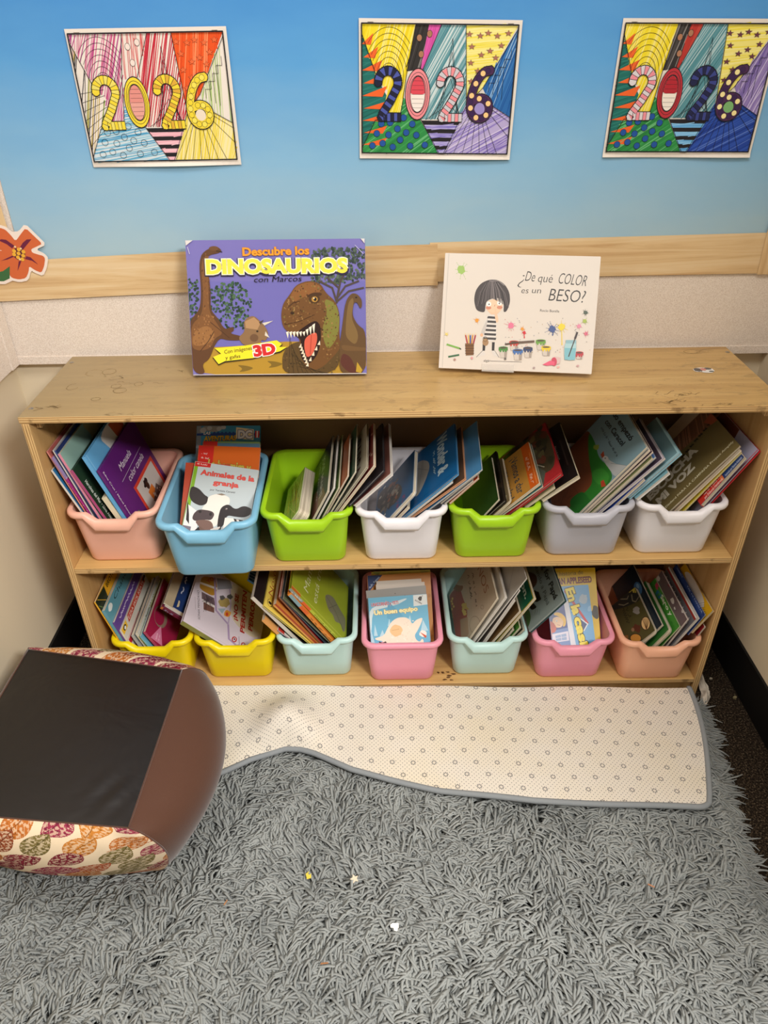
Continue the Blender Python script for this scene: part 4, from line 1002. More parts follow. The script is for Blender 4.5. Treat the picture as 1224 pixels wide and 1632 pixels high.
def s_mama(a):
    a.rect(0, 0, 1, 1, 'b4bf3c'); a.rect(0, 0, .22, 1, '8f938c'); a.rect(.22, 0, .36, 1, 'd9652e'); a.squig('Cuentos', (.04, .80), (.20, .80), .55, 'e6e6de', 0); a.text('Mam\u00e1 est\u00e1 triste', (.44, .78), (.92, .78), .5, '4f5a1c', 0)


def s_orange(a):
    a.rect(0, 0, 1, 1, 'e08a34'); a.rect(.02, 0, .22, 1, '84a0a6'); a.rect(.22, 0, .36, 1, 'd9652e'); a.squig('Tengo una pregunta', (.42, .78), (.92, .78), .5, '6a3a12', 0)


def a_yellowJ(a):
    a.rect(0, 0, 1, 1, 'e8cf5a'); a.text('Nosotros', (.20, .11), (.92, .11), .08, 'a03a2a', -.01, None, .3); a.ring(.1, .09, .05, .045, .0012, '3a2f1c'); a.ell(.1, .09, .02, .03, '26201a'); a.ell(.17, .10, .035, .03, 'd0b23c')


def s_yellowJ(a): a.rect(0, 0, 1, .52, '46545c'); a.rect(0, .52, 1, 1, 'ecd35c')


def a_yeti(a):
    a.quad((171, 433), (939, 384), (996, 1094), (220, 1151))
    a.rect(100, 300, 1100, 1250, '6fb4d2'); a.poly([(180, 560), (420, 520), (650, 440), (690, 445), (560, 520), (400, 560), (230, 600), (215, 900), (190, 900)], 'd3e2e6')
    for p in ([(260, 780), (300, 930), (250, 930)], [(360, 850), (400, 950), (320, 950)], [(890, 720), (960, 860), (860, 870)], [(210, 850), (260, 1020), (200, 1020)], [(450, 700), (470, 800), (430, 800)], [(720, 660), (740, 740), (690, 740)]): a.poly(p, 'b4d6e4')
    a.poly([(430, 470), (660, 700), (560, 760), (420, 700)], '63a8ca'); a.poly([(760, 400), (945, 385), (958, 520), (768, 545)], 'e3e8e6'); a.blob(852, 445, 26, '4a4038', 10, .3); a.line([(870, 420), (884, 405)], .001, '4a4038'); a.text('ACORN', (780, 470), (868, 520), 22, '4a4038', .02)
    a.text('UNICORN\u00cdO y YETI', (218, 545), (566, 512), 44, 'c2465a', .03, ('f4ecea', .06)); a.text('Un buen equipo', (258, 655), (818, 600), 58, 'fbf0b4', .045, ('c8952a', .085))
    a.poly([(255, 960), (380, 930), (420, 840), (480, 740), (560, 690), (660, 685), (720, 720), (750, 780), (800, 720), (890, 688), (870, 760), (820, 860), (780, 920), (800, 980), (850, 1010), (880, 960), (905, 1000), (870, 1200), (330, 1200), (390, 1000), (280, 985)], 'f3e3cf')   # a plain heap of snow
    for i in range(40): a.blob(random.uniform(430, 760), random.uniform(720, 1080), 10, random.choice(['f8ecdb', 'ead9c4']), 7, .4, up=i % 10 == 0)
    a.blob(540, 860, 78, 'eec28e', 18, .12); a.line([(480, 860), (540, 850), (575, 840)], .0008, 'c0905e')
    a.blob(350, 1080, 78, 'e69aa8', 14, .12); a.line([(320, 1010), (360, 1030), (400, 1010), (420, 1040)], .003, '3a2424'); a.blob(890, 900, 46, 'f3e9e0', 14, .15); a.poly([(850, 880), (940, 930), (925, 960)], 'd0562e')


def a_kbrown(a):
    a.rect(0, 0, 1, 1, 'c8863c'); a.poly([(0, 0), (.24, 0), (0, .25)], '1f3566'); a.squig('Jos\u00e9 Medina', (.03, .19), (.20, .04), .035, 'b9c6e0', .01)
    for i in range(20): a.blob(random.uniform(.3, 1), random.random(), .03, 'b87630', 7, .4, up=i == 0)


def a_casita(a):
    a.quad((316, 284), (853, 253), (945, 1020), (408, 1060))
    a.rect(-100, 100, 1100, 1400, '6aa6d4'); a.blob(790, 430, 60, 'a9bccb', 14, .3); a.blob(880, 560, 40, '8fbbe0', 12, .3)
    a.poly([(100, 520), (560, 480), (640, 1200), (100, 1200)], '32468c'); a.poly([(240, 860), (620, 800), (650, 1200), (180, 1200)], '6a86bc')
    a.poly([(540, 470), (600, 460), (700, 1040), (640, 1060)], 'dcdce4'); a.poly([(560, 300), (860, 750), (840, 770), (545, 340)], 'c22a2c'); a.poly([(700, 660), (840, 770), (800, 860), (730, 760)], '3a4a7c'); a.line([(720, 665), (845, 760), (795, 850)], .0022, 'eceaea')
    a.poly([(400, 890), (600, 850), (615, 970), (410, 1000)], 'dcd6e4'); a.poly([(440, 910), (575, 880), (585, 960), (450, 980)], '93a8cc'); a.line([(510, 895), (520, 970)], .0012, 'dcd6e4'); a.line([(445, 945), (582, 920)], .0012, 'dcd6e4')
    a.poly([(410, 640), (440, 605), (520, 620), (575, 690), (570, 780), (530, 800), (545, 720), (480, 660)], 'e8b93a'); a.poly([(405, 680), (480, 660), (545, 720), (525, 800), (450, 810), (400, 760)], 'f0c8a0'); a.ell(455, 720, 12, 12, 'f6f2ee'); a.ell(457, 722, 5, 6, '2a2420'); a.line([(465, 770), (500, 775)], .0008, '9a4a3a')
    a.poly([(290, 730), (400, 720), (460, 810), (430, 880), (330, 860), (280, 790)], 'c84a2e'); a.poly([(240, 850), (330, 790), (400, 880), (330, 960), (260, 930)], 'd8733c'); a.blob(330, 700, 50, 'e8b48a', 12, .3); a.blob(300, 880, 30, 'c2542c', 10, .4); a.poly([(160, 820), (260, 870), (240, 900), (165, 850)], 'efece8'); a.poly([(180, 880), (280, 980), (260, 1000)], 'efece8')
    for ln, p0, p1 in (('En la', (566, 315), (668, 640)), ('casita', (676, 690), (800, 1230))): a.text(ln, p0, p1, 105, 'f2dc34', .05, ('15120c', .10))


def a_apple(a):
    a.rect(0, 0, 1, 1, 'ecc61c'); a.text('La historia de', (.04, .11), (.72, .085), .06, '4a3c18', -.005); a.text('JUAN APPLESEED', (.02, .225), (.90, .20), .085, '7e2a1e', .05); a.blob(.93, .62, .09, '3a3424', 12, .4)


def a_ninos(a):
    a.rect(0, 0, 1, 1, 'b3a48e'); a.quad((437, -210), (565, 309), (210, 828), (122, 286))
    a.poly([(120, 300), (170, 230), (230, 220), (260, 330), (300, 420), (290, 560), (230, 720), (140, 760), (100, 600)], '9a4a3c'); a.blob(215, 220, 40, '8a5a38', 12, .3); a.blob(275, 400, 34, 'c0a850', 12, .5); a.blob(270, 450, 24, 'c9b45e', 10, .5); a.poly([(230, 520), (300, 490), (310, 640), (240, 760)], 'a08468')
    for i in range(14): a.ell(random.uniform(125, 170), 320 + i * 26, 9, 13, 'd8b35a', 8, i == 0)
    a.text('NI\u00d1OS', (352, -75), (458, 282), 52, '8c5a40', -.005, None, .1); a.squig('para todos los dias', (338, 70), (378, 395), 20, '4a3c30', 0, None, .15); a.squig('de la semana', (298, 95), (332, 330), 20, '4a3c30', 0, None, .15)
    a.ring(435, 395, 14, 18, .0007, '5a4a3c'); a.ring(370, 560, 50, 80, .0008, '5a4a3c')


def a_cancion(a):
    a.rect(0, 0, 1, 1, '12573c'); a.text('ation.', (.30, .16), (.86, .16), .085, 'c2cdb4', .03); a.line([(0, 0), (1, 0), (1, 1), (0, 1)], .005, 'd8b83a', True, True)


def a_papa(a):
    a.rect(0, 0, 1, 1, '7d8a88'); a.line([(.0, .0), (1, 0), (1, 1)], .0025, 'cfd6d4'); a.quad((985, -250), (1195, 332), (862, 623), (693, 29))
    a.text('Song for Pap\u00e1', (948, -85), (1102, 335), 46, '101314', .03); a.text('Cantando a Pap\u00e1', (895, -60), (1034, 388), 34, '2a3234', .0)
    a.poly([(800, 400), (870, 430), (885, 500), (860, 580), (800, 640), (700, 640), (690, 300)], '3c5a30'); a.poly([(800, 60), (940, 100), (950, 190), (880, 260), (800, 220), (760, 130)], '4a3226'); a.blob(930, 310, 52, '16120f', 14, .3); a.poly([(830, 340), (880, 340), (900, 400), (850, 420), (820, 390), (822, 360)], '6d4430'); a.blob(905, 400, 30, '1a1512', 10, .3)
    for x in (930, 950, 970): a.line([(x, 420), (x - 10, 470)], .0012, '4a5a5c')


def a_shells(a):
    a.rect(0, 0, 1, 1, '4f4a2a'); a.quad((390, 239), (577, 641), (320, 839), (152, 431)); a.poly([(150, 400), (390, 220), (460, 360), (330, 420), (220, 450), (160, 450)], '2c2c2a')
    for p in (((240, 310), (270, 350), (320, 350), (330, 320)), ((360, 310), (370, 370), (400, 380), (430, 330)), ((240, 400), (290, 410), (330, 390))): a.line(p, .0028, '8a826a')
    a.text('Mi', (335, 285), (402, 292), 50, 'c9b84a', .04); a.squig('amigo', (305, 430), (340, 530), 26, '2a2718', 0); a.squig('caracol', (270, 440), (325, 590), 26, '2a2718', 0)
    a.ell(492, 580, 46, 64, '3a2a20', 16); a.ell(492, 580, 38, 56, 'd8b27a', 14); [a.line([(500, 640), (462 + i * 14, 535)], .0012, '5a3a24', i == 0) for i in range(6)]
    a.ell(400, 715, 56, 44, '3a2a20', 14); a.ell(400, 715, 48, 36, 'c98a3c', 14); a.blob(410, 625, 42, '5a2e22', 10, .4); a.ell(375, 640, 14, 18, '8f6a50'); a.blob(405, 460, 34, '8f8a84', 10, .4); a.poly([(260, 700), (330, 690), (340, 840), (280, 820)], '8a5a30')


def a_board(a):
    a.rect(0, 0, 1, 1, '2f6a2a'); a.squig('\u00bfQui\u00e9n', (.10, .16), (.46, .16), .10, 'b8402c', .04); a.squig('se esconde?', (.34, .20), (.88, .20), .09, 'b8402c', .04)


def a_sapo(a):
    a.rect(0, 0, 1, 1, '3f8a2e'); a.text('Sapo y', (.34, .13), (.74, .13), .11, 'dfe8cf', .03); a.poly([(.08, 0), (.2, 0), (.2, .12), (.1, .14)], 'b8325a'); a.poly([(.2, .1), (.34, .06), (.36, .2), (.22, .22)], '2a6f96')
    for i in range(30): a.blob(random.random(), random.random(), .03, random.choice(['357a28', '4a9a38']), 7, .4, up=i % 10 == 0)


def a_redgray(a):
    a.rect(0, 0, 1, 1, '6d6c70'); a.rect(0, 0, 1, .045, 'e0dcd6'); a.rect(0, .045, 1, .09, '9c3028')
    for i in range(9): a.poly([(.06 + i * .1, .30), (.10 + i * .1, .16), (.14 + i * .1, .30)], 'e6e2dc', i == 0)
    a.poly([(.60, .35), (.80, .30), (.84, .52), (.64, .58)], 'e6e2dc'); a.poly([(.64, .38), (.78, .35), (.80, .50), (.66, .53)], 'a82a34'); a.poly([(.50, .2), (.62, .2), (.58, .36)], '3a3634')


def a_familia(a): a.rect(0, 0, 1, 1, '203a78'); a.text('NANCY', (.06, .085), (.26, .085), .055, 'a9b8dc', 0); a.text('TAL MI FAMILIA', (.42, .085), (.94, .085), .055, 'a9b8dc', 0)


def a_yellowN(a):
    a.rect(0, 0, 1, 1, 'd0a01c'); a.poly([(.18, .03), (.45, 0), (.75, .05), (.86, .2), (.80, .28), (.4, .3), (.1, .2)], 'c9c0b8')
    for i in range(6): a.line([(.70 + i * .035, .36), (.80 + i * .03, .10 + i * .03)], .0008, '3a342c', i == 0)


T_ = strip_title
BOOKS = {
    'manuela': dict(l='purple hardcover with a red framed picture', k='hard', c='5c1f6e', a=a_manuela), 'goose': dict(l='light blue hardcover with a white goose', k='hard', c='62a5d4', a=a_goose),
    'cream_booklet': dict(l='small cream booklet with bent pages', c='d9cfb2', a=speckle('d9cfb2', ['c2b692', '8a9a6a', 'e6dfca'], 20)), 'heroinas': dict(l='dark green book titled along its front edge', k='hard', c='1f3322', s='a94a78', a=lambda a: (a.rect(0, 0, 1, 1, '203524'), a.text('Hero\u00ednas del Mar \u2022 Silvia Alvarez', (.055, .25), (.055, .99), .05, 'd6dbcf', .015))),
    'teal': dict(l='teal paperback with a yellow stamp', c='8fb0a4', s='d98aa0', a=a_teal), 'navyA': dict(l='thin dark blue book behind the teal paperback', c='1e2f66', s='2c4a8a', a=bands('1e2f66', '283c78')), 'whiteA': dict(l='thin grey and white paperback by the dark blue book', c='b9b6b4', s='d8d4d0', a=bands('a9a6a8', '6d6a6c')),
    'lavender': dict(l='lavender and magenta book with white dots', c='a8307e', s='a8307e', a=a_lavender, sa=s_lav), 'pinkred': dict(l='coral red book leaning deepest on the shelf side', c='b4605a', s='d88a80', a=bands('b4605a', 'a8524e')), 'bluewhite': dict(l='white paperback with a blue edge line, lowest of the stack', c='2f6f9e', s='e0d9cc', a=bands('2f6f9e', '2a6590'), bk='cfc6b8'),
    'cow': dict(l='farm animals paperback with a cow on its cover', c='bcc6c8', s='7fae22', a=a_cow, roll=-3), 'b_rust': dict(l='rust red paperback peeking out left of the cow book', c='b4442a', s='a03a24', a=bands('b4442a', 'a5532c')), 'hormiga': dict(l='orange paperback with green title letters and red tab', c='d0611c', s='c9281f', a=a_hormiga, p='pagesw'),
    'b_green': dict(l='thin book with a green top edge behind the orange paperback', c='6f8f5a', s='c9281f', a=lambda a: (a.rect(0, 0, 1, 1, '5a7f9a'), a.rect(0, 0, 1, .03, '7d9a62'), a.poly([(0, 0), (.25, 0), (.25, .2), (0, .2)], 'c9281f'))), 'b_pink': dict(l='thin book with a rose stripe behind the green edged book', c='c98a92', s='3a3a44', a=bands('c98a92', '2d2a34', '46424e')), 'dc': dict(l='comic with big white block letters at the back', k='hard', c='3f92b4', s='8a9096', a=a_dc),
    'boardC': dict(l='small chunky board book with green grass pattern', k='board', c='9ab05a', s='7d944a', a=a_boardC), 'marti': dict(l='dark green paperback with slanted grey capitals', c='17372f', s='23443c', a=a_marti), 'c_gray': dict(l='thin grey white pamphlet behind the dark green paperback', c='b0aeb0', s='c9c6c6', a=bands('2b2f2e', '3a3e3c'), p='pagesw'), 'c_green': dict(l='thin leaf green book with pale edge', c='6f8c4a', s='c3cf9a', a=speckle('66843f', ['52702f', '86a45a', 'a9b884'], 30)),
    'c_orange': dict(l='thin book with a burnt orange edge', c='b0582c', s='c26a3a', a=bands('a85a34', '8f4a2a')), 'c_dkgreen': dict(l='bottle green paperback with white outline', c='1c4a38', s='e0dcd2', a=speckle('1b4635', ['2f6048', '123527', 'b9c4b0'], 30, .03)), 'parra': dict(l='grey book with tall brown capitals', k='hard', c='b3ac98', s='9a937f', a=a_parra), 'c_redpat': dict(l='dark red book with a busy cream pattern', c='7a2a26', s='e0a85a', a=a_redpat, bk='d8a24c'),
    'c_black': dict(l='black covered book near the white edge', k='hard', c='26242a', s='3a3840', a=bands('26242a', '3a3a44', '2c2c34'), p='pagesw'), 'c_white': dict(l='floppy white backed magazine at the right of the stack', c='d9cfcb', s='e6dedb', a=bands('8a5a50', '6a3a38'), bk='e9dfdc', p='pagesw'),
    'boardD': dict(l='dark blue board book with a shaggy animal', k='board', c='1f5a86', s='1f5a86', a=a_boardD), 'maroonD': dict(l='short maroon book half sunk behind the board book', c='4f1f2c', s='5a2a34', a=bands('4f1f2c', '43202a')), 'wonder': dict(l='bright blue hardcover with pale round letters', k='hard', c='155f97', s='2f7ab0', a=a_wonder, bk='5a9ac8'), 'thinD': dict(l='thin white booklet with black edge marks', c='cfd2d6', s='dcdcdc', a=bands('9aa6b0', 'b4bcc4'), p='pagesw'),
    'orangeD': dict(l='peach edged book behind the bright blue hardcover', k='hard', c='c98a5e', s='d89a6a', a=bands('5d4432', '6d503a'), bk='d8a27c'), 'navyD': dict(l='navy book with a yellow ribbon banner', c='1d3f66', s='24486e', a=a_navyD), 'curlD': dict(l='glossy blue book with a curled corner', c='3a78a8', s='4a86b4', a=bands('4a86b4', '3a6e9a')), 'grayD': dict(l='short grey paperback under the navy book', c='9a9aa0', s='a8a8ae', a=bands('9a9aa0', '86868e')), 'orangeedge': dict(l='short vivid orange paperback, rightmost of its stack', c='d8552a', s='d8552a', a=bands('d8552a', 'c84a22')),
    'e_green': dict(l='plain dark green book leaning first', c='24421c', s='2c4c24', a=bands('24421c', '28481f')), 'e_black': dict(l='black book with dark brown edge', k='hard', c='1c1614', s='2a201a', a=speckle('1f1813', ['3a2c20', '2a1f18'], 25)), 'e_board': dict(l='small board book with thick cream rounded pages', k='board', c='8a7a5a', s='b0a27c', a=speckle('7d6c4c', ['5a4a34', 'a8976e', 'c9bd98'], 25)), 'vamos': dict(l='tan paperback with an orange top band and grey title', c='b98538', s='a87630', a=a_vamos),
    'e_teal': dict(l='thin teal edged book behind the tan paperback', c='3f7a7c', s='4a8486', a=bands('3f7a7c', '35696b'), bk='b9a88a'), 'elena': dict(l='glossy red book with a woodland scene', k='hard', c='a5282c', s='b8343a', a=a_elena), 'e_short': dict(l='short olive grey book with cream edges', c='a39a74', s='b4ab84', a=bands('a39a74', '948b66'), bk='ded0a8'), 'e_blackbook': dict(l='black cover with cream border, rightmost of its stack', c='1a1614', s='2a2420', a=lambda a: (a.rect(0, 0, 1, 1, '1d1817'), a.rect(.30, .12, .75, .16, '3a302c'), a.squig('cuentos', (.34, .33), (.60, .33), .05, '8a7a70', 0), a.line([(1, 0), (1, 1), (0, 1)], .006, 'd9cda8')), bk='d9cda8'),
    'caracol': dict(l='big picture book with a goose and a brown mountain', c='7d9aa4', s='6d8a94', a=a_caracol), 'f_cream': dict(l='cream edged book right behind the goose book', c='e0cfc0', s='d8c8b4', a=bands('cfc0b4', 'b9a99a')), 'f_purple': dict(l='thin plum coloured paperback', c='4a2c44', s='5a3a54', a=bands('4a2c44', '5d4058'), bk='d9c9c9'), 'f_olive': dict(l='thin olive paperback with pale border', c='7d8458', s='8f966a', a=bands('7d8458', '6d744a'), bk='cfd0c0'), 'f_blue': dict(l='thin cornflower blue paperback', c='4f7ab4', s='5a84bc', a=bands('4f7ab4', '456ca4')),
    'f_mauve': dict(l='mauve grey cover with a broad white border', c='5a4a54', s='6d5a64', a=lambda a: (a.rect(0, 0, 1, 1, '4f4250'), a.line([(0, 0), (1, 0), (1, 1)], .008, 'cfc4cc')), bk='d0c6cc', p='pagesw'), 'f_sky': dict(l='large pale blue book standing out at the top right', k='hard', c='8fb8c4', s='9cc4ce', a=lambda a: (a.rect(0, 0, 1, 1, '6d9098'), a.line([(0, 0), (1, 0), (1, 1)], .008, 'a6ccd4'), a.blob(.5, .5, .2, '60828a', 12, .2)), p='pagesw'), 'f_navy': dict(l='royal blue book with a pale grey spine', c='24449a', s='2c4ca0', a=bands('24449a', '1e3a88')), 'f_rabbit': dict(l='low pale teal paperback, rightmost of its stack', c='7aa6b0', s='86b0ba', a=lambda a: (a.rect(0, 0, 1, 1, '7aa6b0'), a.blob(.75, .55, .16, '8a8a88', 12, .3), a.blob(.8, .75, .12, 'c2c0bc', 12, .3), a.ell(.9, .14, .012, .015, '1c1a1a')), bk='d8d6d8', p='pagesw'),
    'escucha': dict(l='olive paperback with big pale capitals and an orange disc', c='6d5f3a', s='5d5030', a=a_escucha, rot=True), 'g_cream': dict(l='cream paperback behind the olive one', c='d9c2a8', s='e0cdb4', a=bands('d9c2a8', 'c9b094'), rot=True), 'g_yellow': dict(l='thin lemon yellow paperback', c='d8c84a', s='e0d05a', a=bands('d8c84a', 'ccba3c'), rot=True), 'g_hemb': dict(l='red and navy paperback with author names', c='223a6e', s='c03028', a=a_hemb, rot=True), 'g_big': dict(l='large lavender picture book with a red edge', k='hard', c='a39fb4', s='c42430', a=a_gbig, bk='c42430'),
    'crimson': dict(l='crimson paperback with a pink triangle', c='981c42', s='b04a68', a=a_crimson), 'h_sky': dict(l='low sky blue booklet with a star below the crimson book', c='6aa8c0', s='7ab4ca', a=lambda a: (a.rect(0, 0, 1, 1, '6aa8c0'), a.star(.8, .2, .15, '1c1c1c'), a.star(.8, .2, .1, 'f0dc6a'))), 'h_lime': dict(l='thin lime green book beside the crimson one', c='7d9a2c', s='a8c03c', a=bands('7d9a2c', '6d8a24')), 'h_white': dict(l='white book with faint grey lettering', c='c9c6bc', s='d8d4c8', a=T_('c4c2b8', None, '6d6a64', .25, .7, .17, .1)), 'h_gray': dict(l='pale grey book beside the red banner book', c='a3a6a4', s='b4b6b4', a=bands('8d908e', 'a3a6a4')),
    'ezra': dict(l='book with a red title banner and yellow penguin stamp', c='d8d2c4', s='e0dacc', a=a_ezra), 'h_purple': dict(l='purple book with small white author line', c='5d3f8c', s='6a4c98', a=T_('5d3f8c', None, 'd0c6e0', .12, .74, .14, .07, None, 0)), 'h_red': dict(l='low red and white striped paperback', c='c2303c', s='e0d4cc', a=bands('c2303c', 'e0d4cc', 'c2303c'), p='pagesw'), 'h_teal': dict(l='teal book with dark curly letters and a white bird', c='5d98a8', s='6aa4b4', a=T_('5d98a8', 'Chances', '1f3a40', .25, .85, .14, .09, lambda a: (a.blob(.12, .1, .06, 'dfe6e4', 10, .4),), .0, .3)), 'anansi': dict(l='yellow book with black capitals, leftmost of its stack', c='e0a422', s='e8b43a', a=T_('e0a422', 'BROTHER ANANSI', '26200f', .32, .98, .10, .065, lambda a: (a.poly([(0, 0), (.28, .02), (.22, .3), (0, .3)], '1f2a1c'), a.line([(.05, .02), (.2, .2)], .0015, 'd8a83a'), a.line([(.02, .1), (.12, .28)], .0015, '6d8a4a')))),
    'perros': dict(l='pale lilac book with slanting red title letters', k='hard', c='d6cbd4', s='8a8a4c', a=a_perros), 'i_navy': dict(l='navy book with white lettering beside the lilac one', c='243c6e', s='c9c4bc', a=lambda a: (a.rect(0, 0, 1, 1, '20386a'), a.squig('la luna', (.3, .22), (.8, .22), .09, 'c9cede', .02), a.blob(.1, .2, .06, 'd0c09a', 10, .4))), 'i_white': dict(l='white edged book beside the navy book', c='cfcac2', s='dcd8d0', a=bands('cfcac2', 'b4aca4'), p='pagesw'), 'i_cream': dict(l='cream edged book beside the navy book', c='d8cfba', s='e2dac8', a=bands('b9a88a', 'd8cfba')), 'i_maroon': dict(l='maroon book with an orange striped spine end', c='6a1f3a', s='7a2a48', a=bands('6a1f3a', '5d1a32'), sa=lambda a: (a.rect(0, 0, 1, 1, '6a1f3a'), a.rect(.02, 0, .05, 1, 'e08a3a'), a.rect(.07, 0, .10, 1, 'e08a3a'), a.squig('Buenos d\u00edas', (.2, .8), (.6, .8), .6, 'a9c0dc', .01))),
    'mama': dict(l='olive green book with thin slanted title', k='hard', c='9aa62e', s='b4bf3c', a=a_mama, sa=s_mama), 'j_orange': dict(l='orange spined book right behind the olive green one', k='hard', c='d8802e', s='e08a34', a=bands('d8802e', 'c87428'), sa=s_orange), 'j_pattern': dict(l='book with a mottled leafy spine', c='6d6a58', s='7d7a66', a=speckle('5d6a4c', ['8a9a6a', '3f4a34', 'c9c4a8'], 30), sa=speckle('6d6a58', ['3f5a34', '8a9a6a', '4a4440', 'b9b4a0'], 40)), 'j_black': dict(l='charcoal book beside the mottled one', c='2f3a42', s='3a4650', a=bands('2f3a42', '28323a')), 'j_red': dict(l='bright red topped book', c='b8262e', s='8a5a3c', a=bands('b8262e', 'a8222a')),
    'j_brown': dict(l='orange brown book beside the thick yellow one', c='c8823c', s='a86a30', a=bands('c8823c', 'b87434'), sa=bands('a8422a', 'd89a4a')), 'j_yellow': dict(l='thick yellow hardcover with red script and an owl emblem', k='hard', c='e8cf5a', s='ecd35c', a=a_yellowJ, sa=s_yellowJ), 'j_dark': dict(l='black covered book with a broad white page edge', c='1f1a1c', s='d8d0c4', a=bands('1f1a1c', '2c2428'), p='pagesw'), 'j_blue': dict(l='blue book with white wavy lines sticking out at top', c='2f6f9e', s='3a7aa8', a=lambda a: (a.rect(0, 0, 1, 1, '2a6796'), [a.line([(.1 + i * .12, .02), (.16 + i * .12, .5)], .002, 'b9cedc', i == 0) for i in range(6)])), 'j_flyer': dict(l='loose orange flyer hanging over the bin rim', c='e0a05c', s='e0a05c', a=speckle('e0a05c', ['d0904c', 'e8b070'], 12)), 'j_stripe': dict(l='low book with blue and red stripes', c='d8d2c8', s='34508a', a=bands('c2382c', 'd8d2c8', '34508a', 'd8d2c8'), sa=bands('c2382c', 'd8d2c8', '34508a')),
    'yeti': dict(l='light blue picture book with yellow title and a snow heap', c='6fb4d2', s='5a3a54', a=a_yeti), 'k_gray': dict(l='grey book with dark red letters behind the light blue one', c='8f8d8c', s='a9a7a4', a=lambda a: (a.rect(0, 0, 1, 1, '97948f'), a.ell(.48, .09, .008, .008, '4a4844'), a.squig('SUPER NINA', (.30, .205), (.66, .185), .06, '8f2a4a', .03)), p='pagesw'), 'k_white': dict(l='blank white backed booklet, in front of another white one', c='d0c6ba', s='d8cec2', a=bands('cfc4b8'), p='pagesw'), 'k_page': dict(l='blank white booklet, nearest the ochre book', c='d6ccc0', s='ddd3c7', a=bands('d6ccc0'), p='pagesw'), 'k_brown': dict(l='ochre book with a navy corner', c='c8863c', s='a87030', a=a_kbrown), 'k_yellow': dict(l='yellow olive book at the back', c='c2b04a', s='b4a23c', a=speckle('bfae46', ['8f9a4a', 'd8c86a', 'a8a24a'], 25)), 'k_rust': dict(l='rust orange book showing on the right side', c='b4542a', s='b4542a', a=bands('b4542a', 'a84a24')),
    'casita': dict(l='blue picture book with a boy and yellow sideways title', c='6aa6d4', s='32468c', a=a_casita), 'apple': dict(l='yellow book with brown capitals behind the boy book', c='ecc61c', s='d8b414', a=a_apple),
    'ninos': dict(l='tan illustrated cover with thin brown letters', c='b3a48e', s='a89880', a=a_ninos), 'l_white': dict(l='open white paged book fanning out behind the tan cover', c='ddd6c8', s='e6e0d4', a=bands('d8d2c6', 'cfc9bd'), p='pagesw'), 'l_fold': dict(l='grey white pamphlet sticking up highest of its stack', c='b4b0aa', s='c4c0ba', a=lambda a: (a.rect(0, 0, 1, 1, 'aaa6a0'), a.rect(.1, .1, .4, .9, '5d5a56'), a.line([(.5, .02), (.9, .3)], .0008, '6d6a66')), p='pagesw'), 'l_thin': dict(l='thin lilac white booklet', c='b9b2ae', s='cfc8c4', a=bands('4a4440', '5a524c'), bk='d0c9c9', p='pagesw'), 'l_thinb': dict(l='thin olive brown booklet with white pages', c='6a5c34', s='7d6e44', a=bands('6a5c34', '5d5030'), bk='d8d0c8', p='pagesw'), 'l_tan': dict(l='umber book with a rose edge', c='6a5030', s='8a7050', a=bands('5d4628', '6a5030'), bk='c2a08a'),
    'cancion': dict(l='deep green book with a yellow border', c='12573c', s='d8b83a', a=a_cancion, bk='d8b83a'), 'l_dark': dict(l='low grey green book with pale border', c='5a5a4c', s='c9c6b4', a=lambda a: (a.rect(0, 0, 1, 1, '54544a'), a.line([(0, 0), (1, 0), (1, 1)], .004, 'c9c6b4'))), 'l_grn': dict(l='low bright green paperback', c='4a8a34', s='5a9a44', a=speckle('4a8a34', ['3a7028', '7aaa5a', '8a5a4a'], 20)), 'l_pale': dict(l='low dark paperback with a cream frame', c='2f2a24', s='d8d0b0', a=lambda a: (a.rect(0, 0, 1, 1, '3a2f28'), a.line([(0, 0), (1, 0), (1, 1)], .005, 'dcd6bc'))), 'papa': dict(l='large grey green hardcover with black title letters', k='hard', c='7d8a88', s='2a5a5c', a=a_papa, bk='1f4648', p='pagesw'),
    'shells': dict(l='dark board book with seashells', k='board', c='4f4a2a', s='3f3a20', a=a_shells), 'n_blue': dict(l='midnight blue book behind the seashell one', c='16283c', s='20344a', a=lambda a: (a.rect(0, 0, 1, 1, '14222f'), a.ell(.35, .2, .1, .14, '3a6a9a'), a.ell(.32, .17, .04, .05, '7aa0c0'))), 'n_board': dict(l='green board book with red letters', k='board', c='2f6a2a', s='2f6a2a', a=a_board), 'sapo': dict(l='grass green paperback with white title letters', c='3f8a2e', s='4a963a', a=a_sapo), 'n_gray': dict(l='dark grey red paperback with a white edge', c='7a4a4c', s='cfc9c4', a=speckle('6a5a5c', ['9a3a44', 'd0c9c4', '3a3436'], 25), p='pagesw'), 'n_redgray': dict(l='grey book with a red border and white peaks', c='6d6c70', s='9c3028', a=a_redgray, p='pagesw'),
    'familia': dict(l='navy book with pale blue capitals', c='203a78', s='2a4684', a=a_familia, p='pagesw'), 'n_yellow': dict(l='mustard book with a pale rounded shape', c='d0a01c', s='b48a18', a=a_yellowN), 'n_red': dict(l='low dark red paperback by the shelf side', c='8a2028', s='9a2c34', a=bands('8a2028', '7a1a22'), bk='b4b0b8'),
}
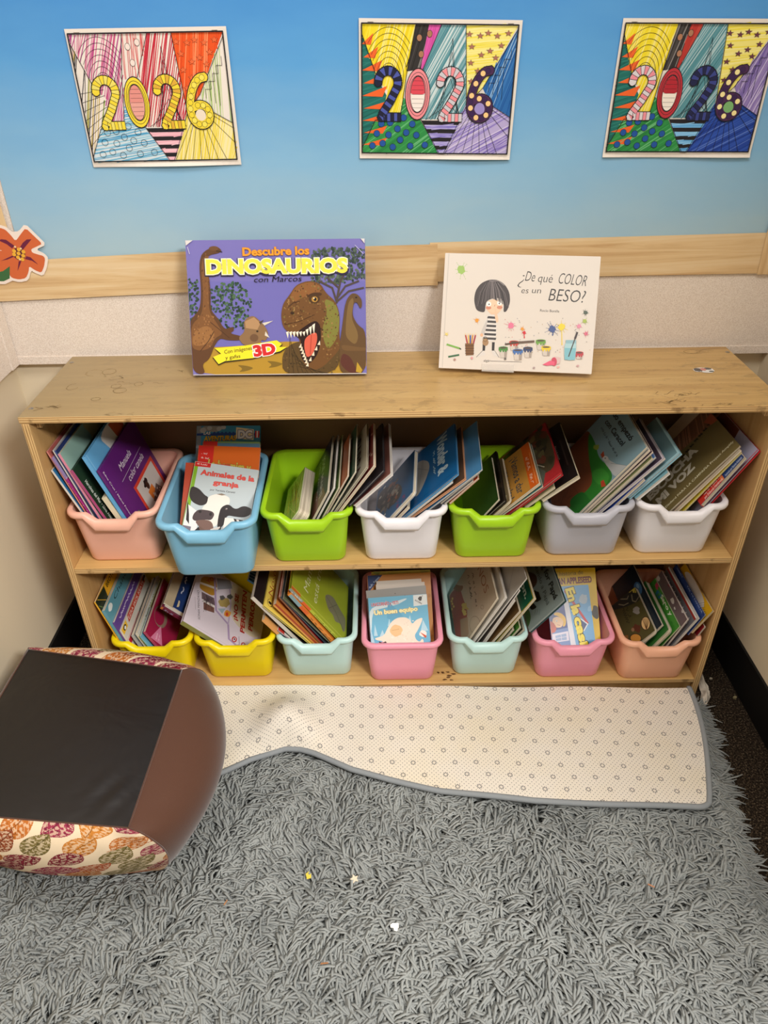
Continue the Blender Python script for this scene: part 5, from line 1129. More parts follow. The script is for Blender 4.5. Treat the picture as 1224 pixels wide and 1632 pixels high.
LEAN = {
'A':(-1,0,[
  ('manuela',-0.5885,-0.2675,0.6292,0.228,0.170,0.0058,18.13),
  ('goose',-0.6086,-0.2675,0.6595,0.225,0.169,0.0072,18.99),
  ('cream_booklet',-0.5889,-0.2675,0.5681,0.100,0.072,0.0100,20.93),
  ('heroinas',-0.6378,-0.2705,0.6319,0.200,0.141,0.0054,19.71),
  ('teal',-0.6543,-0.2675,0.6665,0.225,0.176,0.0050,16.86),
  ('navyA',-0.6623,-0.2645,0.6716,0.223,0.181,0.0028,16.67),
  ('whiteA',-0.6660,-0.2655,0.6730,0.223,0.182,0.0019,15.31),
  ('lavender',-0.6714,-0.2675,0.6582,0.215,0.168,0.0021,17.68),
  ('pinkred',-0.6777,-0.2655,0.6711,0.220,0.180,0.0026,16.15),
  ('bluewhite',-0.6777,-0.2675,0.6309,0.200,0.141,0.0040,19.58),
]),
'C':(1,0,[
  ('boardC',-0.2095,-0.2815,0.5387,0.170,0.072,0.0260,35.29),
  ('marti',-0.1502,-0.2815,0.5820,0.230,0.093,0.0050,26.95),
  ('c_gray',-0.1378,-0.2815,0.5900,0.218,0.102,0.0040,26.95),
  ('c_green',-0.1282,-0.2815,0.5898,0.220,0.102,0.0032,26.98),
  ('c_orange',-0.1096,-0.2775,0.6138,0.174,0.130,0.0034,27.74),
  ('c_dkgreen',-0.0947,-0.2815,0.6250,0.200,0.144,0.0035,29.44),
  ('parra',-0.0728,-0.2815,0.6348,0.184,0.161,0.0047,33.17),
  ('c_redpat',-0.0590,-0.2815,0.6380,0.178,0.167,0.0060,34.70),
  ('c_black',-0.0405,-0.2815,0.6274,0.198,0.108,0.0049,41.09),
  ('c_white',-0.0262,-0.2835,0.6208,0.212,0.104,0.0070,45.30),
]),
'D':(1,-4,[
  ('boardD',0.0171,-0.2825,0.5773,0.170,0.134,0.0090,36.93),
  ('maroonD',0.0063,-0.2805,0.5419,0.120,0.052,0.0070,38.01),
  ('wonder',0.1016,-0.2805,0.6168,0.212,0.164,0.0060,45.36),
  ('thinD',0.0926,-0.2805,0.5979,0.150,0.139,0.0040,45.31),
  ('orangeD',0.1174,-0.2805,0.6051,0.220,0.157,0.0051,48.21),
  ('curlD',0.1488,-0.2845,0.6270,0.206,0.186,0.0028,46.46),
  ('navyD',0.1445,-0.2805,0.6185,0.176,0.104,0.0034,44.66),
  ('grayD',0.1331,-0.2805,0.5997,0.140,0.077,0.0028,44.06),
  ('orangeedge',0.1429,-0.2805,0.6056,0.140,0.081,0.0040,41.81),
]),
'E':(1,-3,[
  ('e_green',0.1873,-0.2775,0.5538,0.170,0.106,0.0040,35.03),
  ('e_black',0.1997,-0.2775,0.5522,0.200,0.067,0.0060,40.23),
  ('e_board',0.2100,-0.2795,0.5519,0.170,0.067,0.0060,40.30),
  ('vamos',0.2640,-0.2775,0.5902,0.170,0.125,0.0060,44.82),
  ('e_teal',0.2714,-0.2775,0.5823,0.174,0.122,0.0028,46.93),
  ('elena',0.3044,-0.2775,0.6112,0.218,0.151,0.0072,44.39),
  ('e_short',0.2942,-0.2775,0.5803,0.120,0.072,0.0051,47.15),
  ('e_blackbook',0.3388,-0.2775,0.6042,0.232,0.087,0.0070,49.35),
]),
'F':(1,-2,[
  ('caracol',0.4609,-0.2745,0.6647,0.219,0.241,0.0050,35.26),
  ('f_cream',0.4677,-0.2745,0.6582,0.220,0.196,0.0040,35.87),
  ('f_purple',0.4749,-0.2725,0.6531,0.220,0.192,0.0040,36.75),
  ('f_olive',0.4761,-0.2745,0.6400,0.200,0.177,0.0048,37.73),
  ('f_blue',0.4833,-0.2715,0.6408,0.200,0.177,0.0040,37.07),
  ('f_mauve',0.5003,-0.2745,0.6396,0.174,0.182,0.0044,39.94),
  ('f_navy',0.4683,-0.2745,0.5939,0.170,0.116,0.0070,36.85),
  ('f_sky',0.5283,-0.2715,0.6503,0.151,0.132,0.0080,38.41),
  ('f_rabbit',0.5131,-0.2765,0.6090,0.200,0.081,0.0070,39.99),
]),
'G':(1,0,[
  ('escucha',0.6402,-0.2735,0.6634,0.170,0.241,0.0040,35.48),
  ('g_cream',0.6411,-0.2735,0.6556,0.220,0.187,0.0070,34.07),
  ('g_yellow',0.6462,-0.2735,0.6490,0.220,0.176,0.0030,31.40),
  ('g_hemb',0.6479,-0.2855,0.6452,0.177,0.123,0.0080,28.21),
  ('g_big',0.6754,-0.2775,0.6559,0.170,0.178,0.0070,29.09),
]),
'H':(-1,1,[
  ('crimson',-0.5824,-0.2615,0.2033,0.192,0.100,0.0060,24.00),
  ('h_sky',-0.5930,-0.2655,0.1939,0.100,0.055,0.0036,22.00),
  ('h_lime',-0.5959,-0.2615,0.1902,0.210,0.050,0.0035,20.00),
  ('h_white',-0.6021,-0.2585,0.1965,0.210,0.056,0.0060,18.00),
  ('h_gray',-0.6121,-0.2585,0.1908,0.210,0.050,0.0060,17.00),
  ('h_red',-0.6247,-0.2615,0.1789,0.100,0.040,0.0028,14.00),
  ('ezra',-0.6355,-0.2615,0.2089,0.210,0.068,0.0040,14.00),
  ('h_purple',-0.6459,-0.2615,0.2327,0.215,0.093,0.0048,14.00),
  ('h_teal',-0.6600,-0.2615,0.2675,0.220,0.128,0.0070,14.00),
  ('anansi',-0.6748,-0.2615,0.2926,0.213,0.155,0.0030,14.00),
]),
'I':(-1,0,[
  ('perros',-0.4924,-0.2610,0.2328,0.217,0.204,0.0120,46.35),
  ('i_navy',-0.5296,-0.2025,0.2238,0.180,0.050,0.0028,46.35),
  ('i_cream',-0.5484,-0.2025,0.2373,0.180,0.070,0.0028,46.35),
  ('i_white',-0.5460,-0.2025,0.2306,0.180,0.059,0.0041,46.35),
  ('i_maroon',-0.5532,-0.2075,0.2313,0.180,0.056,0.0080,46.35),
]),
'J':(-1,0,[
  ('mama',-0.2434,-0.2615,0.3229,0.208,0.205,0.0071,33.23),
  ('j_orange',-0.2451,-0.2645,0.3117,0.230,0.194,0.0090,31.52),
  ('j_pattern',-0.2617,-0.2615,0.2943,0.220,0.185,0.0028,35.41),
  ('j_black',-0.2673,-0.2595,0.2969,0.225,0.183,0.0028,32.92),
  ('j_red',-0.2706,-0.2585,0.2961,0.225,0.176,0.0038,30.62),
  ('j_brown',-0.2801,-0.2615,0.2794,0.220,0.162,0.0090,34.85),
  ('j_yellow',-0.3068,-0.2645,0.2769,0.225,0.172,0.0036,39.26),
  ('j_dark',-0.3275,-0.2595,0.2996,0.200,0.185,0.0090,34.35),
  ('j_stripe',-0.2829,-0.2615,0.2015,0.100,0.077,0.0028,41.27),
  ('j_flyer',-0.3103,-0.2615,0.2343,0.150,0.052,0.0080,35.14),
  ('j_blue',-0.3634,-0.1315,0.2449,0.090,0.079,0.0050,47.03),
]),
'L':(1,1,[
  ('ninos',0.2054,-0.2665,0.2889,0.208,0.182,0.0050,25.11),
  ('l_white',0.2229,-0.2665,0.2915,0.220,0.164,0.0060,26.33),
  ('l_fold',0.2655,-0.2635,0.3410,0.200,0.224,0.0028,27.72),
  ('l_thin',0.2525,-0.2665,0.3094,0.200,0.184,0.0028,25.11),
  ('l_thinb',0.2431,-0.2665,0.2819,0.180,0.153,0.0050,25.11),
  ('l_tan',0.2579,-0.2665,0.2503,0.200,0.124,0.0060,31.53),
  ('cancion',0.2872,-0.2665,0.2870,0.170,0.164,0.0060,29.60),
  ('l_dark',0.2477,-0.2665,0.1958,0.150,0.059,0.0050,29.42),
  ('l_grn',0.2630,-0.2665,0.2020,0.150,0.067,0.0050,30.54),
  ('l_pale',0.2735,-0.2665,0.1945,0.144,0.036,0.0037,35.42),
  ('papa',0.3539,-0.2695,0.2820,0.235,0.114,0.0070,37.20),
]),
'N':(1,0,[
  ('shells',0.5609,-0.2915,0.2081,0.151,0.082,0.0105,38.62),
  ('n_blue',0.5785,-0.2795,0.2145,0.220,0.081,0.0060,29.85),
  ('n_board',0.5904,-0.2925,0.2116,0.170,0.074,0.0120,29.63),
  ('sapo',0.6141,-0.2895,0.2179,0.170,0.083,0.0036,25.64),
  ('n_gray',0.6264,-0.2895,0.2384,0.172,0.102,0.0050,21.19),
  ('n_redgray',0.6481,-0.2895,0.2426,0.184,0.108,0.0070,24.85),
  ('familia',0.6635,-0.2895,0.2501,0.182,0.065,0.0020,22.91),
  ('n_yellow',0.6771,-0.2895,0.2622,0.170,0.074,0.0050,27.22),
  ('n_red',0.6700,-0.2895,0.2151,0.133,0.030,0.0040,21.19),
]),
}
FRONT = {
'B':(45,[
  ('cow',(-0.4288,-0.1691,0.5899),(-0.2956,-0.1794,0.5796),0.175,0.0060),
  ('b_rust',(-0.4503,-0.1637,0.5839),(-0.3576,-0.1675,0.5802),0.165,0.0060),
  ('hormiga',(-0.4295,-0.1183,0.5997),(-0.2993,-0.1234,0.5946),0.200,0.0060),
  ('b_green',(-0.4224,-0.1041,0.6026),(-0.3016,-0.1069,0.5997),0.146,0.0060),
  ('b_pink',(-0.4260,-0.0987,0.5966),(-0.3025,-0.1019,0.5934),0.139,0.0060),
  ('dc',(-0.4438,-0.0568,0.6145),(-0.3059,-0.0578,0.6135),0.172,0.0100),
  ]),
'K':(40,[
  ('yeti',(-0.0790,-0.1967,0.2357),(0.0571,-0.1919,0.2414),0.125,0.0060),
  ('k_gray',(-0.0834,-0.1787,0.2431),(0.0554,-0.1722,0.2509),0.140,0.0060),
  ('k_white',(-0.0600,-0.1641,0.2481),(0.0534,-0.1607,0.2522),0.150,0.0060),
  ('k_page',(-0.0591,-0.1525,0.2495),(0.0464,-0.1496,0.2530),0.150,0.0060),
  ('k_brown',(-0.0807,-0.1358,0.2539),(0.0686,-0.1325,0.2578),0.165,0.0070),
  ('k_yellow',(-0.0708,-0.1218,0.2535),(0.0692,-0.1198,0.2558),0.175,0.0060),
  ('k_rust',(-0.0120,-0.1240,0.2368),(0.0686,-0.1211,0.2402),0.115,0.0080),
  ]),
'M':(45,[
  ('casita',(0.3360,-0.1762,0.2414),(0.4355,-0.1725,0.2451),0.138,0.0060),
  ('apple',(0.3558,-0.1278,0.2587),(0.4606,-0.1274,0.2591),0.170,0.0080),
  ]),
}

BINNAME = {'A': 'salmon bin', 'B': 'sky blue bin', 'C': 'lime bin by the blue bin', 'D': 'white bin between lime bins', 'E': 'lime bin by the grey bin',
           'F': 'grey bin', 'G': 'right-end white bin', 'H': 'yellow bin behind the pouf', 'I': 'yellow bin by the mint bin', 'J': 'mint bin by the yellow bin',
           'K': 'pink bin between mint bins', 'L': 'mint bin between pink bins', 'M': 'pink bin by the peach bin', 'N': 'peach bin'}


def lean_matrix(side, th, psi, P, L, h, rot=False):
    tt = R(th); Z = Matrix.Rotation(R(psi), 3, 'Z')
    u = Z @ Vector((side * math.sin(tt), 0, math.cos(tt))); n = Z @ Vector((-side * math.cos(tt), 0, math.sin(tt))); e = Z @ Vector((0, 1, 0))
    P = Vector(P)
    if rot: ex, ey, o = u, e, P - u * h                   # cover lies on its side: top edge away from the viewer
    elif side > 0: ex, ey, o = -e, u, P + e * L - u * h
    else: ex, ey, o = e, u, P - u * h
    m = Matrix((ex, ey, n)).transposed().to_4x4(); m.translation = o
    return m


for bk, (side, psi, rows) in LEAN.items():
    for key, x, y, z, L, h, t, th in rows:
        b = BOOKS[key]; rot = b.get('rot', False)
        make_book(b.get('name', 'book'), b['l'] + ', ' + BINNAME[bk], lean_matrix(side, th, psi, (x, y, z), L, h, rot), h if rot else L, L if rot else h, t,
                  b.get('k', 'soft'), b['c'], b.get('s', b['c']), b.get('a'), b.get('sa'), 'picture books in the bins', b.get('bk'), b.get('p', 'pages'))
for bk, (phi, rows) in FRONT.items():
    for key, tl, tr, h, t in rows:
        b = BOOKS[key]; tl = Vector(tl); tr = Vector(tr); n = Vector((0, -math.cos(R(phi)), math.sin(R(phi))))
        ex = (tr - tl).normalized(); ey = n.cross(ex).normalized(); n = ex.cross(ey)
        m = Matrix((ex, ey, n)).transposed().to_4x4(); m.translation = tl - ey * h
        m = m @ Matrix.Translation((0, h, 0)) @ Matrix.Rotation(R(b.get('roll', 0)), 4, 'Z') @ Matrix.Translation((0, -h, 0))
        make_book(b.get('name', 'book'), b['l'] + ', ' + BINNAME[bk], m, (tr - tl).length, h, t, b.get('k', 'soft'), b['c'], b.get('s', b['c']), b.get('a'), b.get('sa'), 'picture books in the bins', b.get('bk'), b.get('p', 'pages'))

# the two books on display
def display_matrix(bl, br, tl):
    bl, br, tl = Vector(bl), Vector(br), Vector(tl)
    ex = (br - bl).normalized(); ey = tl - bl; ey = (ey - ex * ey.dot(ex)).normalized(); n = ex.cross(ey)
    m = Matrix((ex, ey, n)).transposed().to_4x4(); m.translation = bl
    return m


dn = make_book('book', 'purple dinosaur picture book leaning on the wall atop the bookshelf', display_matrix((-.4145, -.1275, .7618), (-.0703, -.1335, .7618), (-.4121, -.033, .9985)), .3447, .2550, .012, 'hard', '7b74b6', '7b74b6', art_dino, None, 'books on display', '6d66a8')
bs = make_book('book', 'white picture book with striped child cover propped atop the bookshelf', display_matrix((.0745, -.1205, .7670), (.3691, -.1632, .7670), (.0945, -.0205, .9615)), .2977, .2225, .012, 'hard', 'ddd3c7', 'e4dacf', art_beso, None, 'books on display', 'e9dccd', 'pagesw')
MAT['acrylic'] = G('clear_acrylic').fin('f4efe8', 0.12, 0.6, Alpha=0.28)
m = display_matrix((.0745, -.1205, .7670), (.3691, -.1632, .7670), (.0945, -.0205, .9615))
st = thing('book_stand', 'clear acrylic stand holding up the white picture book', 'stand', m)
mb = MB(); mb.box((.085, -.0032, .0012), (.148, .012, .0030)); mb.build('front_lip', MAT['acrylic'], st)
mb = MB(); mb.box((.085, -.0032, -.0165), (.148, -.0016, .0010)); mb.build('ledge', MAT['acrylic'], st)
mb = MB(); mb.box((.085, -.0012, -.0165), (.148, .14, -.0142)); mb.build('back_rest', MAT['acrylic'], st)

# ------------------------------------------------------------------ coloured-in pages on the wall
def paper_page(label, tl, tr, bl, pal, curl):
    tl, tr, bl = (Vector((p[0], .0064, p[1])) for p in (tl, tr, bl))
    ex = (tr - tl).normalized(); n = Vector((0, -1, 0)); ey = n.cross(ex); W = (tr - tl).length; Hh = (tl - bl).length
    m = Matrix((ex, ey, n)).transposed().to_4x4(); m.translation = tl - ey * Hh
    root = thing('coloring_page', label, 'drawing', m, 'coloured-in year pages')
    mb = MB()
    def f(x, y, z): return (x, y, z + curl * max(0, 1 - y / .010) ** 2 * (.4 + .6 * math.sin(x * 22 + curl * 900)))
    nx = 24; ys = [0, .003, .006, .010, Hh * .35, Hh * .7, Hh]
    for i in range(nx):
        for j in range(len(ys) - 1):
            a, b = W * i / nx, W * (i + 1) / nx
            mb.add([f(a, ys[j], 0), f(b, ys[j], 0), f(b, ys[j + 1], 0), f(a, ys[j + 1], 0)], [(0, 1, 2, 3)], lin('e6ddd2'), True)
            mb.add([f(a, ys[j], -.0003), f(a, ys[j + 1], -.0003), f(b, ys[j + 1], -.0003), f(b, ys[j], -.0003)], [(0, 1, 2, 3)], lin('e6ddd2'), True)
    a = Art(mb, W, Hh, .00004, fn=f, margin=.0012); coloring(a, pal)
    mb.build('sheet', MAT['matte'], root)
    for x in (.02, W - .02):
        sb = MB(); sb.box((x - .005, Hh - .0055, .0002), (x + .005, Hh - .0049, .0009)); sb.build('staple', MAT['steel'], root)
    return root


paper_page('pink and red coloured year page, the leftmost of three', (-.573, 1.339), (-.297, 1.340), (-.573, 1.123), PAL1, .005)
paper_page('year page with pale purple rays, in the middle of three', (-.070, 1.349), (.210, 1.343), (-.074, 1.132), PAL2, .004)
paper_page('year page with solid dark blue corner, cut by the photo edge', (.382, 1.344), (.659, 1.340), (.381, 1.128), PAL3, .003)

# orange flower cutout
FL = [(-.8210, 1.0073), (-.8064, 1.0213), (-.7774, 1.0186), (-.768, 1.015), (-.7605, 1.0048), (-.7542, .9929), (-.7407, 1.006), (-.7277, 1.0176), (-.715, 1.0013), (-.7034, .9873), (-.7156, .9824), (-.7284, .9774), (-.7279, .9708), (-.7168, .9669), (-.7083, .9645), (-.7052, .9593), (-.7116, .9436), (-.7203, .9313), (-.7313, .9363), (-.7412, .9448), (-.7452, .9335), (-.7539, .9213), (-.7687, .9185), (-.7817, .9218), (-.7853, .9279), (-.7796, .9446), (-.7900, .9365), (-.8085, .933), (-.8170, .9454), (-.8175, .965), (-.805, .9743), (-.7812, .9757), (-.8100, .9787)]
GR = [(-.7794, .9453), (-.7868, .9211), (-.8003, .9157), (-.815, .916), (-.817, .9287), (-.812, .9327), (-.7961, .9357)]


def grow(pts, d):
    n = len(pts); ar = sum(pts[i - 1][0] * pts[i][1] - pts[i][0] * pts[i - 1][1] for i in range(n)); s = 1 if ar > 0 else -1
    out = []
    for i in range(n):
        a, b, c = Vector(pts[i - 1]), Vector(pts[i]), Vector(pts[(i + 1) % n])
        n1 = Vector(((b - a).y, -(b - a).x)).normalized() * s; n2 = Vector(((c - b).y, -(c - b).x)).normalized() * s
        m = (n1 + n2); m = m / max(m.length_squared / 2, .55); out.append(tuple(b + m * d * (1 if m.length < 1.7 else .8)))
    return out


def chaikin(pts, a=.8):
    return [(p[0] * k + q[0] * (1 - k), p[1] * k + q[1] * (1 - k)) for p, q in zip(pts, pts[1:] + pts[:1]) for k in (a, 1 - a)]


fl = thing('flower_cutout', 'orange card flower cutout on the wall border at the left', 'decoration', Matrix(((1, 0, 0, 0), (0, 0, -1, .0044), (0, 1, 0, 0), (0, 0, 0, 1))))
mb = MB(); wl = [(max(x, -.8212), y) for x, y in chaikin(grow([p for i, p in enumerate(FL[:31]) if i not in (10, 12, 13, 20, 5)], .0055))]
mb.prism(wl, -.0008, 0, lin('efe0d4')); mb.prism([(max(x, -.8212), y) for x, y in grow(GR, .006)], -.0008, -.0001, lin('efe0d4'))
mb.build('backing_card', MAT['matte'], fl)


def flat(name, pts_list, cols, z, parent):
    mb = MB()
    for i_, (p, c) in enumerate(zip(pts_list, cols)):
        z += 4e-5 if i_ else 0
        ar = sum(p[i - 1][0] * p[i][1] - p[i][0] * p[i - 1][1] for i in range(len(p)))
        mb.prism(p if ar > 0 else p[::-1], z - .00003, z, lin(c))
    return mb.build(name, MAT['matte'], parent)


flat('petals', [chaikin(FL)], ['d0683c'], .0002, fl); flat('leaf', [GR], ['3f6b41'], .0003, fl)
flat('petal_markings', [[(-.7939, .9937), (-.7808, .9972), (-.7721, .996), (-.7589, .9845), (-.7649, .9794), (-.7731, .9876), (-.7848, .9939)], [(-.7221, .9963), (-.7315, .996), (-.7407, .9901), (-.7489, .9814), (-.7445, .9766), (-.7344, .9856)], [(-.7931, .9561), (-.769, .9654), (-.7649, .9639), (-.7802, .9584)], [(-.7411, .9643), (-.7334, .9619), (-.7221, .9475), (-.7322, .9552), (-.7453, .9588)], [(-.7589, .9548), (-.7537, .955), (-.7597, .9458), (-.7666, .9356)]], ['6b2440'] * 5, .0004, fl)
DOT = [(-.7622, .9745), (-.7523, .9773), (-.7444, .9728), (-.764, .968), (-.7548, .9697), (-.7469, .9654), (-.758, .9623), (-.7504, .9584), (-.7579, .9827), (-.7476, .9792), (-.7554, .9585)]
circ = lambda x, y, r, n=12: [(x + r * math.cos(2 * math.pi * i / n), y + r * .95 * math.sin(2 * math.pi * i / n)) for i in range(n)]
flat('stamens', [circ(-.7545, .9685, .0125)] + [circ(x, y, .0039 if i < 8 else .002) for i, (x, y) in enumerate(DOT)], ['5a2038'] + ['e8b03c'] * 8 + ['efd6a8'] * 3, .0006, fl)

# small sticker on the shelf top
sk = thing('sticker', 'small torn sticker on the right of the bookshelf top', 'sticker', Matrix.Translation((.605, -.128, H + .0003)))
random.seed(3)
def blobpts(x, y, rx, ry, n=18, j=.2): return [(x + rx * (1 + random.uniform(-j, j)) * math.cos(2 * math.pi * i / n), y + ry * (1 + random.uniform(-j, j)) * math.sin(2 * math.pi * i / n)) for i in range(n)]
flat('sticker_print', [blobpts(0, 0, .021, .013), blobpts(-.011, .001, .008, .009), blobpts(.008, .006, .009, .005), blobpts(-.001, .003, .006, .007), blobpts(.012, -.007, .005, .003)], ['ded8d0', '6a625c', '6f6a64', 'c98a7c', '5a5a52'], .0004, sk)

# ------------------------------------------------------------------ cube pouf
PZ0, PZ1 = .021, .29
TC = [Vector((-.767, -.403, PZ1)), Vector((-.441, -.468, PZ1)), Vector((-.452, -.807, PZ1)), Vector((-.776, -.772, PZ1))]   # back-left, back-right, front-right, front-left
PC = (TC[0] + TC[1] + TC[2] + TC[3]) / 4
CD = [Vector((-.018, .030, 0)), Vector((.035, .030, 0)), Vector((.045, -.010, 0)), Vector((-.018, -.014, 0))]
BU = [.040, .062, .040, .012]                              # bulge: back, right, front, left
random.seed(21)


def pouf_side(i, u, v):
    A, B = TC[i], TC[(i + 1) % 4]; p = A.lerp(B, u)
    d = (B - A); n = Vector((-d.y, d.x, 0)).normalized(); n = n if n.dot(p - PC) > 0 else -n
    gv = math.sin(math.pi * min(1, v) ** .72) ** .9 if 0 < v < 1 else 0
    off = n * (BU[i] * (math.sin(math.pi * u) ** .75 if 0 < u < 1 else 0) * gv) + CD[i].lerp(CD[(i + 1) % 4], u) * gv
    q = p + off; k = 1 - .20 * v ** 3
    x = PC.x + (q.x - PC.x) * k; y = PC.y + (q.y - PC.y) * k + .050 * v
    z = PZ1 + (PZ0 - PZ1) * (v ** 1.12)
    wr = .0016 * math.sin(34 * u + 9 * v) * math.exp(-((v - .12) / .16) ** 2) * (0 if v <= 0 else 1) * (abs(u - .5) * 2) ** 2
    return Vector((x, y, z)) + n * wr


LEAFC = [lin(c) for c in ('7c2030', 'a8502a', 'bf7a32', '77693c', '8a4426', '93314a', 'b5692c')]


def leaf_colors(xc, yc):
    base = np.tile(np.array(lin('e2cdae')), (len(xc), 1)); rng = np.random.default_rng(5)
    nz = np.zeros(len(xc))
    for k in range(26):
        fx, fy, ph = rng.uniform(-900, 900), rng.uniform(-900, 900), rng.uniform(0, 6.28); nz += np.cos(xc * fx + yc * fy + ph)
    nz /= 26 ** .5
    row = 0
    for j in range(-1, 8):
        for i in range(-1, 8):
            cx = i * .066 + (j % 2) * .034 + rng.uniform(-.006, .006); cy = j * .046 + rng.uniform(-.005, .005)
            ang = rng.uniform(.25, 1.0) + (math.pi if rng.random() < .5 else 0); L = rng.uniform(.034, .042); c = np.array(LEAFC[rng.integers(len(LEAFC))])
            dx, dy = xc - cx, yc - cy; a = dx * math.cos(ang) + dy * math.sin(ang); b = -dx * math.sin(ang) + dy * math.cos(ang)
            t = np.clip((a / L + 1) / 2, 0, 1); wid = L * .62 * np.sin(np.pi * t ** .75) ** .8
            ins = (np.abs(a) < L) & (np.abs(b) < wid)
            edge = np.abs(b) > wid - .0022
            vein = np.abs(b) < .0007; side = np.abs(((a + np.abs(b) * .8) / .0085) % 1 - .5) < .045
            ink = ins & ((nz > -.3) | edge) & ~side
            base[ink] = c; base[ins & (nz > .9)] = c * .55; base[ins & ~ink] = np.array(lin('e2cdae')) * .55 + c * .45; base[ins & vein] = c * .5
            stem = (a < -L) & (a > -L * 1.28) & (np.abs(b) < .0008); base[stem] = c
    return base


MAT['cotton'] = G('printed_cotton'); at = MAT['cotton'].n('ShaderNodeVertexColor', layer_name='Ink'); wv = MAT['cotton'].noise(MAT['cotton'].coords('Object'), 700, 2); MAT['cotton'].bump(wv, .25, .001); MAT['cotton'] = MAT['cotton'].fin(at.outputs[0], .85, .2)
gb = G('brown_woven_cover'); wv = gb.noise(gb.coords('Object'), 600, 2); gb.bump(wv, .3, .001); MAT['brown'] = gb.fin('513121', .62, .3, Sheen_Weight=.25)
gb = G('black_leatherette'); wv = gb.noise(gb.coords('Object'), 9, 3, .6, .6); gb.bump(wv, .28, .012); MAT['leather'] = gb.fin('191412', .48, .45)
pouf = thing('pouf', 'cube pouf with black top, brown and leaf-print sides, on the shag rug', 'pouf', Matrix.Translation((PC.x, PC.y, PZ0)))
INV = pouf.matrix_world.inverted()


def pgrid(name, fn, nu, nv, mat, colfn=None, W=.36, Hh=.36, flip=False):
    mb = MB(); vs = [INV @ fn(i / nu, j / nv) for j in range(nv + 1) for i in range(nu + 1)]
    mb.v = [tuple(v) for v in vs]
    for j in range(nv):
        for i in range(nu):
            f = (j * (nu + 1) + i, j * (nu + 1) + i + 1, (j + 1) * (nu + 1) + i + 1, (j + 1) * (nu + 1) + i)
            mb.f.append(f[::-1] if flip else f)
    n = len(mb.f); mb.s = [True] * n; mb.mi = [0] * n
    if colfn:
        xc = np.array([(i + .5) / nu * W for j in range(nv) for i in range(nu)]); yc = np.array([(j + .5) / nv * Hh for j in range(nv) for i in range(nu)])
        mb.c = [tuple(c) for c in colfn(xc, yc)]
    else: mb.c = [(1, 1, 1)] * n
    return mb.build(name, mat, pouf)


for i in range(4):
    pr = i in (0, 2)
    o = pgrid('leaf_print_side' if pr else 'brown_side', lambda u, v, i=i: pouf_side(i, u, v), (360 if i == 2 else 260) if pr else 60, (300 if i == 2 else 200) if pr else 50, MAT['cotton'] if pr else MAT['brown'], leaf_colors if pr else None)
    if pr: o['label'] = 'side panel with autumn leaf print'


def pouf_top(u, v):
    p = TC[0].lerp(TC[1], u).lerp(TC[3].lerp(TC[2], u), v)
    h = .016 * (math.sin(math.pi * u) * math.sin(math.pi * v)) ** .6 if 0 < u < 1 and 0 < v < 1 else 0
    w = .0016 * math.sin(46 * (u + .6 * v)) * math.exp(-((u - .86) ** 2 + (v - .84) ** 2) / .012) * (1 if 0 < u < 1 and 0 < v < 1 else 0)
    return Vector((p.x, p.y, PZ1 + h + w))


pgrid('black_top', pouf_top, 60, 60, MAT['leather'], flip=True)
pgrid('underside', lambda u, v: pouf_side(0, u, 1).lerp(pouf_side(2, 1 - u, 1), v), 8, 8, MAT['brown'])
sm = MB()
for i in range(4):
    sm.tube([INV @ (pouf_side(i, 0, j / 24) + Vector((0, 0, .0003))) for j in range(25)], .0013, (1, 1, 1), 5)
    sm.tube([INV @ (TC[i].lerp(TC[(i + 1) % 4], j / 12) + Vector((0, 0, .0006))) for j in range(13)], .0013, (1, 1, 1), 5)
sm.build('seam_piping', MAT['brown'], pouf)

# ------------------------------------------------------------------ shag rug with its back edge folded over
RUGW = 'grey shag rug on the carpet, its back edge folded over'
rug = thing('shag_rug', RUGW, 'rug', Matrix.Translation((-.1, -.65, 0)))


def edge_x(y): return float(np.interp(y, [-1.4, -1.0, -.83, -.6, -.3], [.555, .583, .597, .622, .668]))


g = G('grey_rug_yarn'); nz = g.noise(g.coords('Object'), 12, 3)
MAT['yarn'] = g.fin(g.ramp(nz, [(.3, '878a88'), (.7, '9c9f9c')]), .95, .08)
MAT['binding'] = plain('grey_rug_binding', '8b8f91', .85, .15, (500, .4, .001))
mb = MB(); ys = np.linspace(-1.45, -.318, 24)
ol = [(-.80, -1.45)] + [(edge_x(y), y) for y in ys] + [(-.80, -.318)]
mb.prism(ol, .0015, .007, (1, 1, 1)); o = mb.build('rug_base', MAT['yarn'], rug); o.matrix_world = Matrix.Identity(4)

FXS = [-.62, -.50, -.3845, -.3301, -.2596, -.2279, -.1979, -.1163, -.0382, .0631, .2489, .4336, .55, .60, .64]
FYS = [-.60, -.56, -.521, -.489, -.463, -.466, -.477, -.521, -.546, -.574, -.602, -.614, -.622, -.626, -.628]


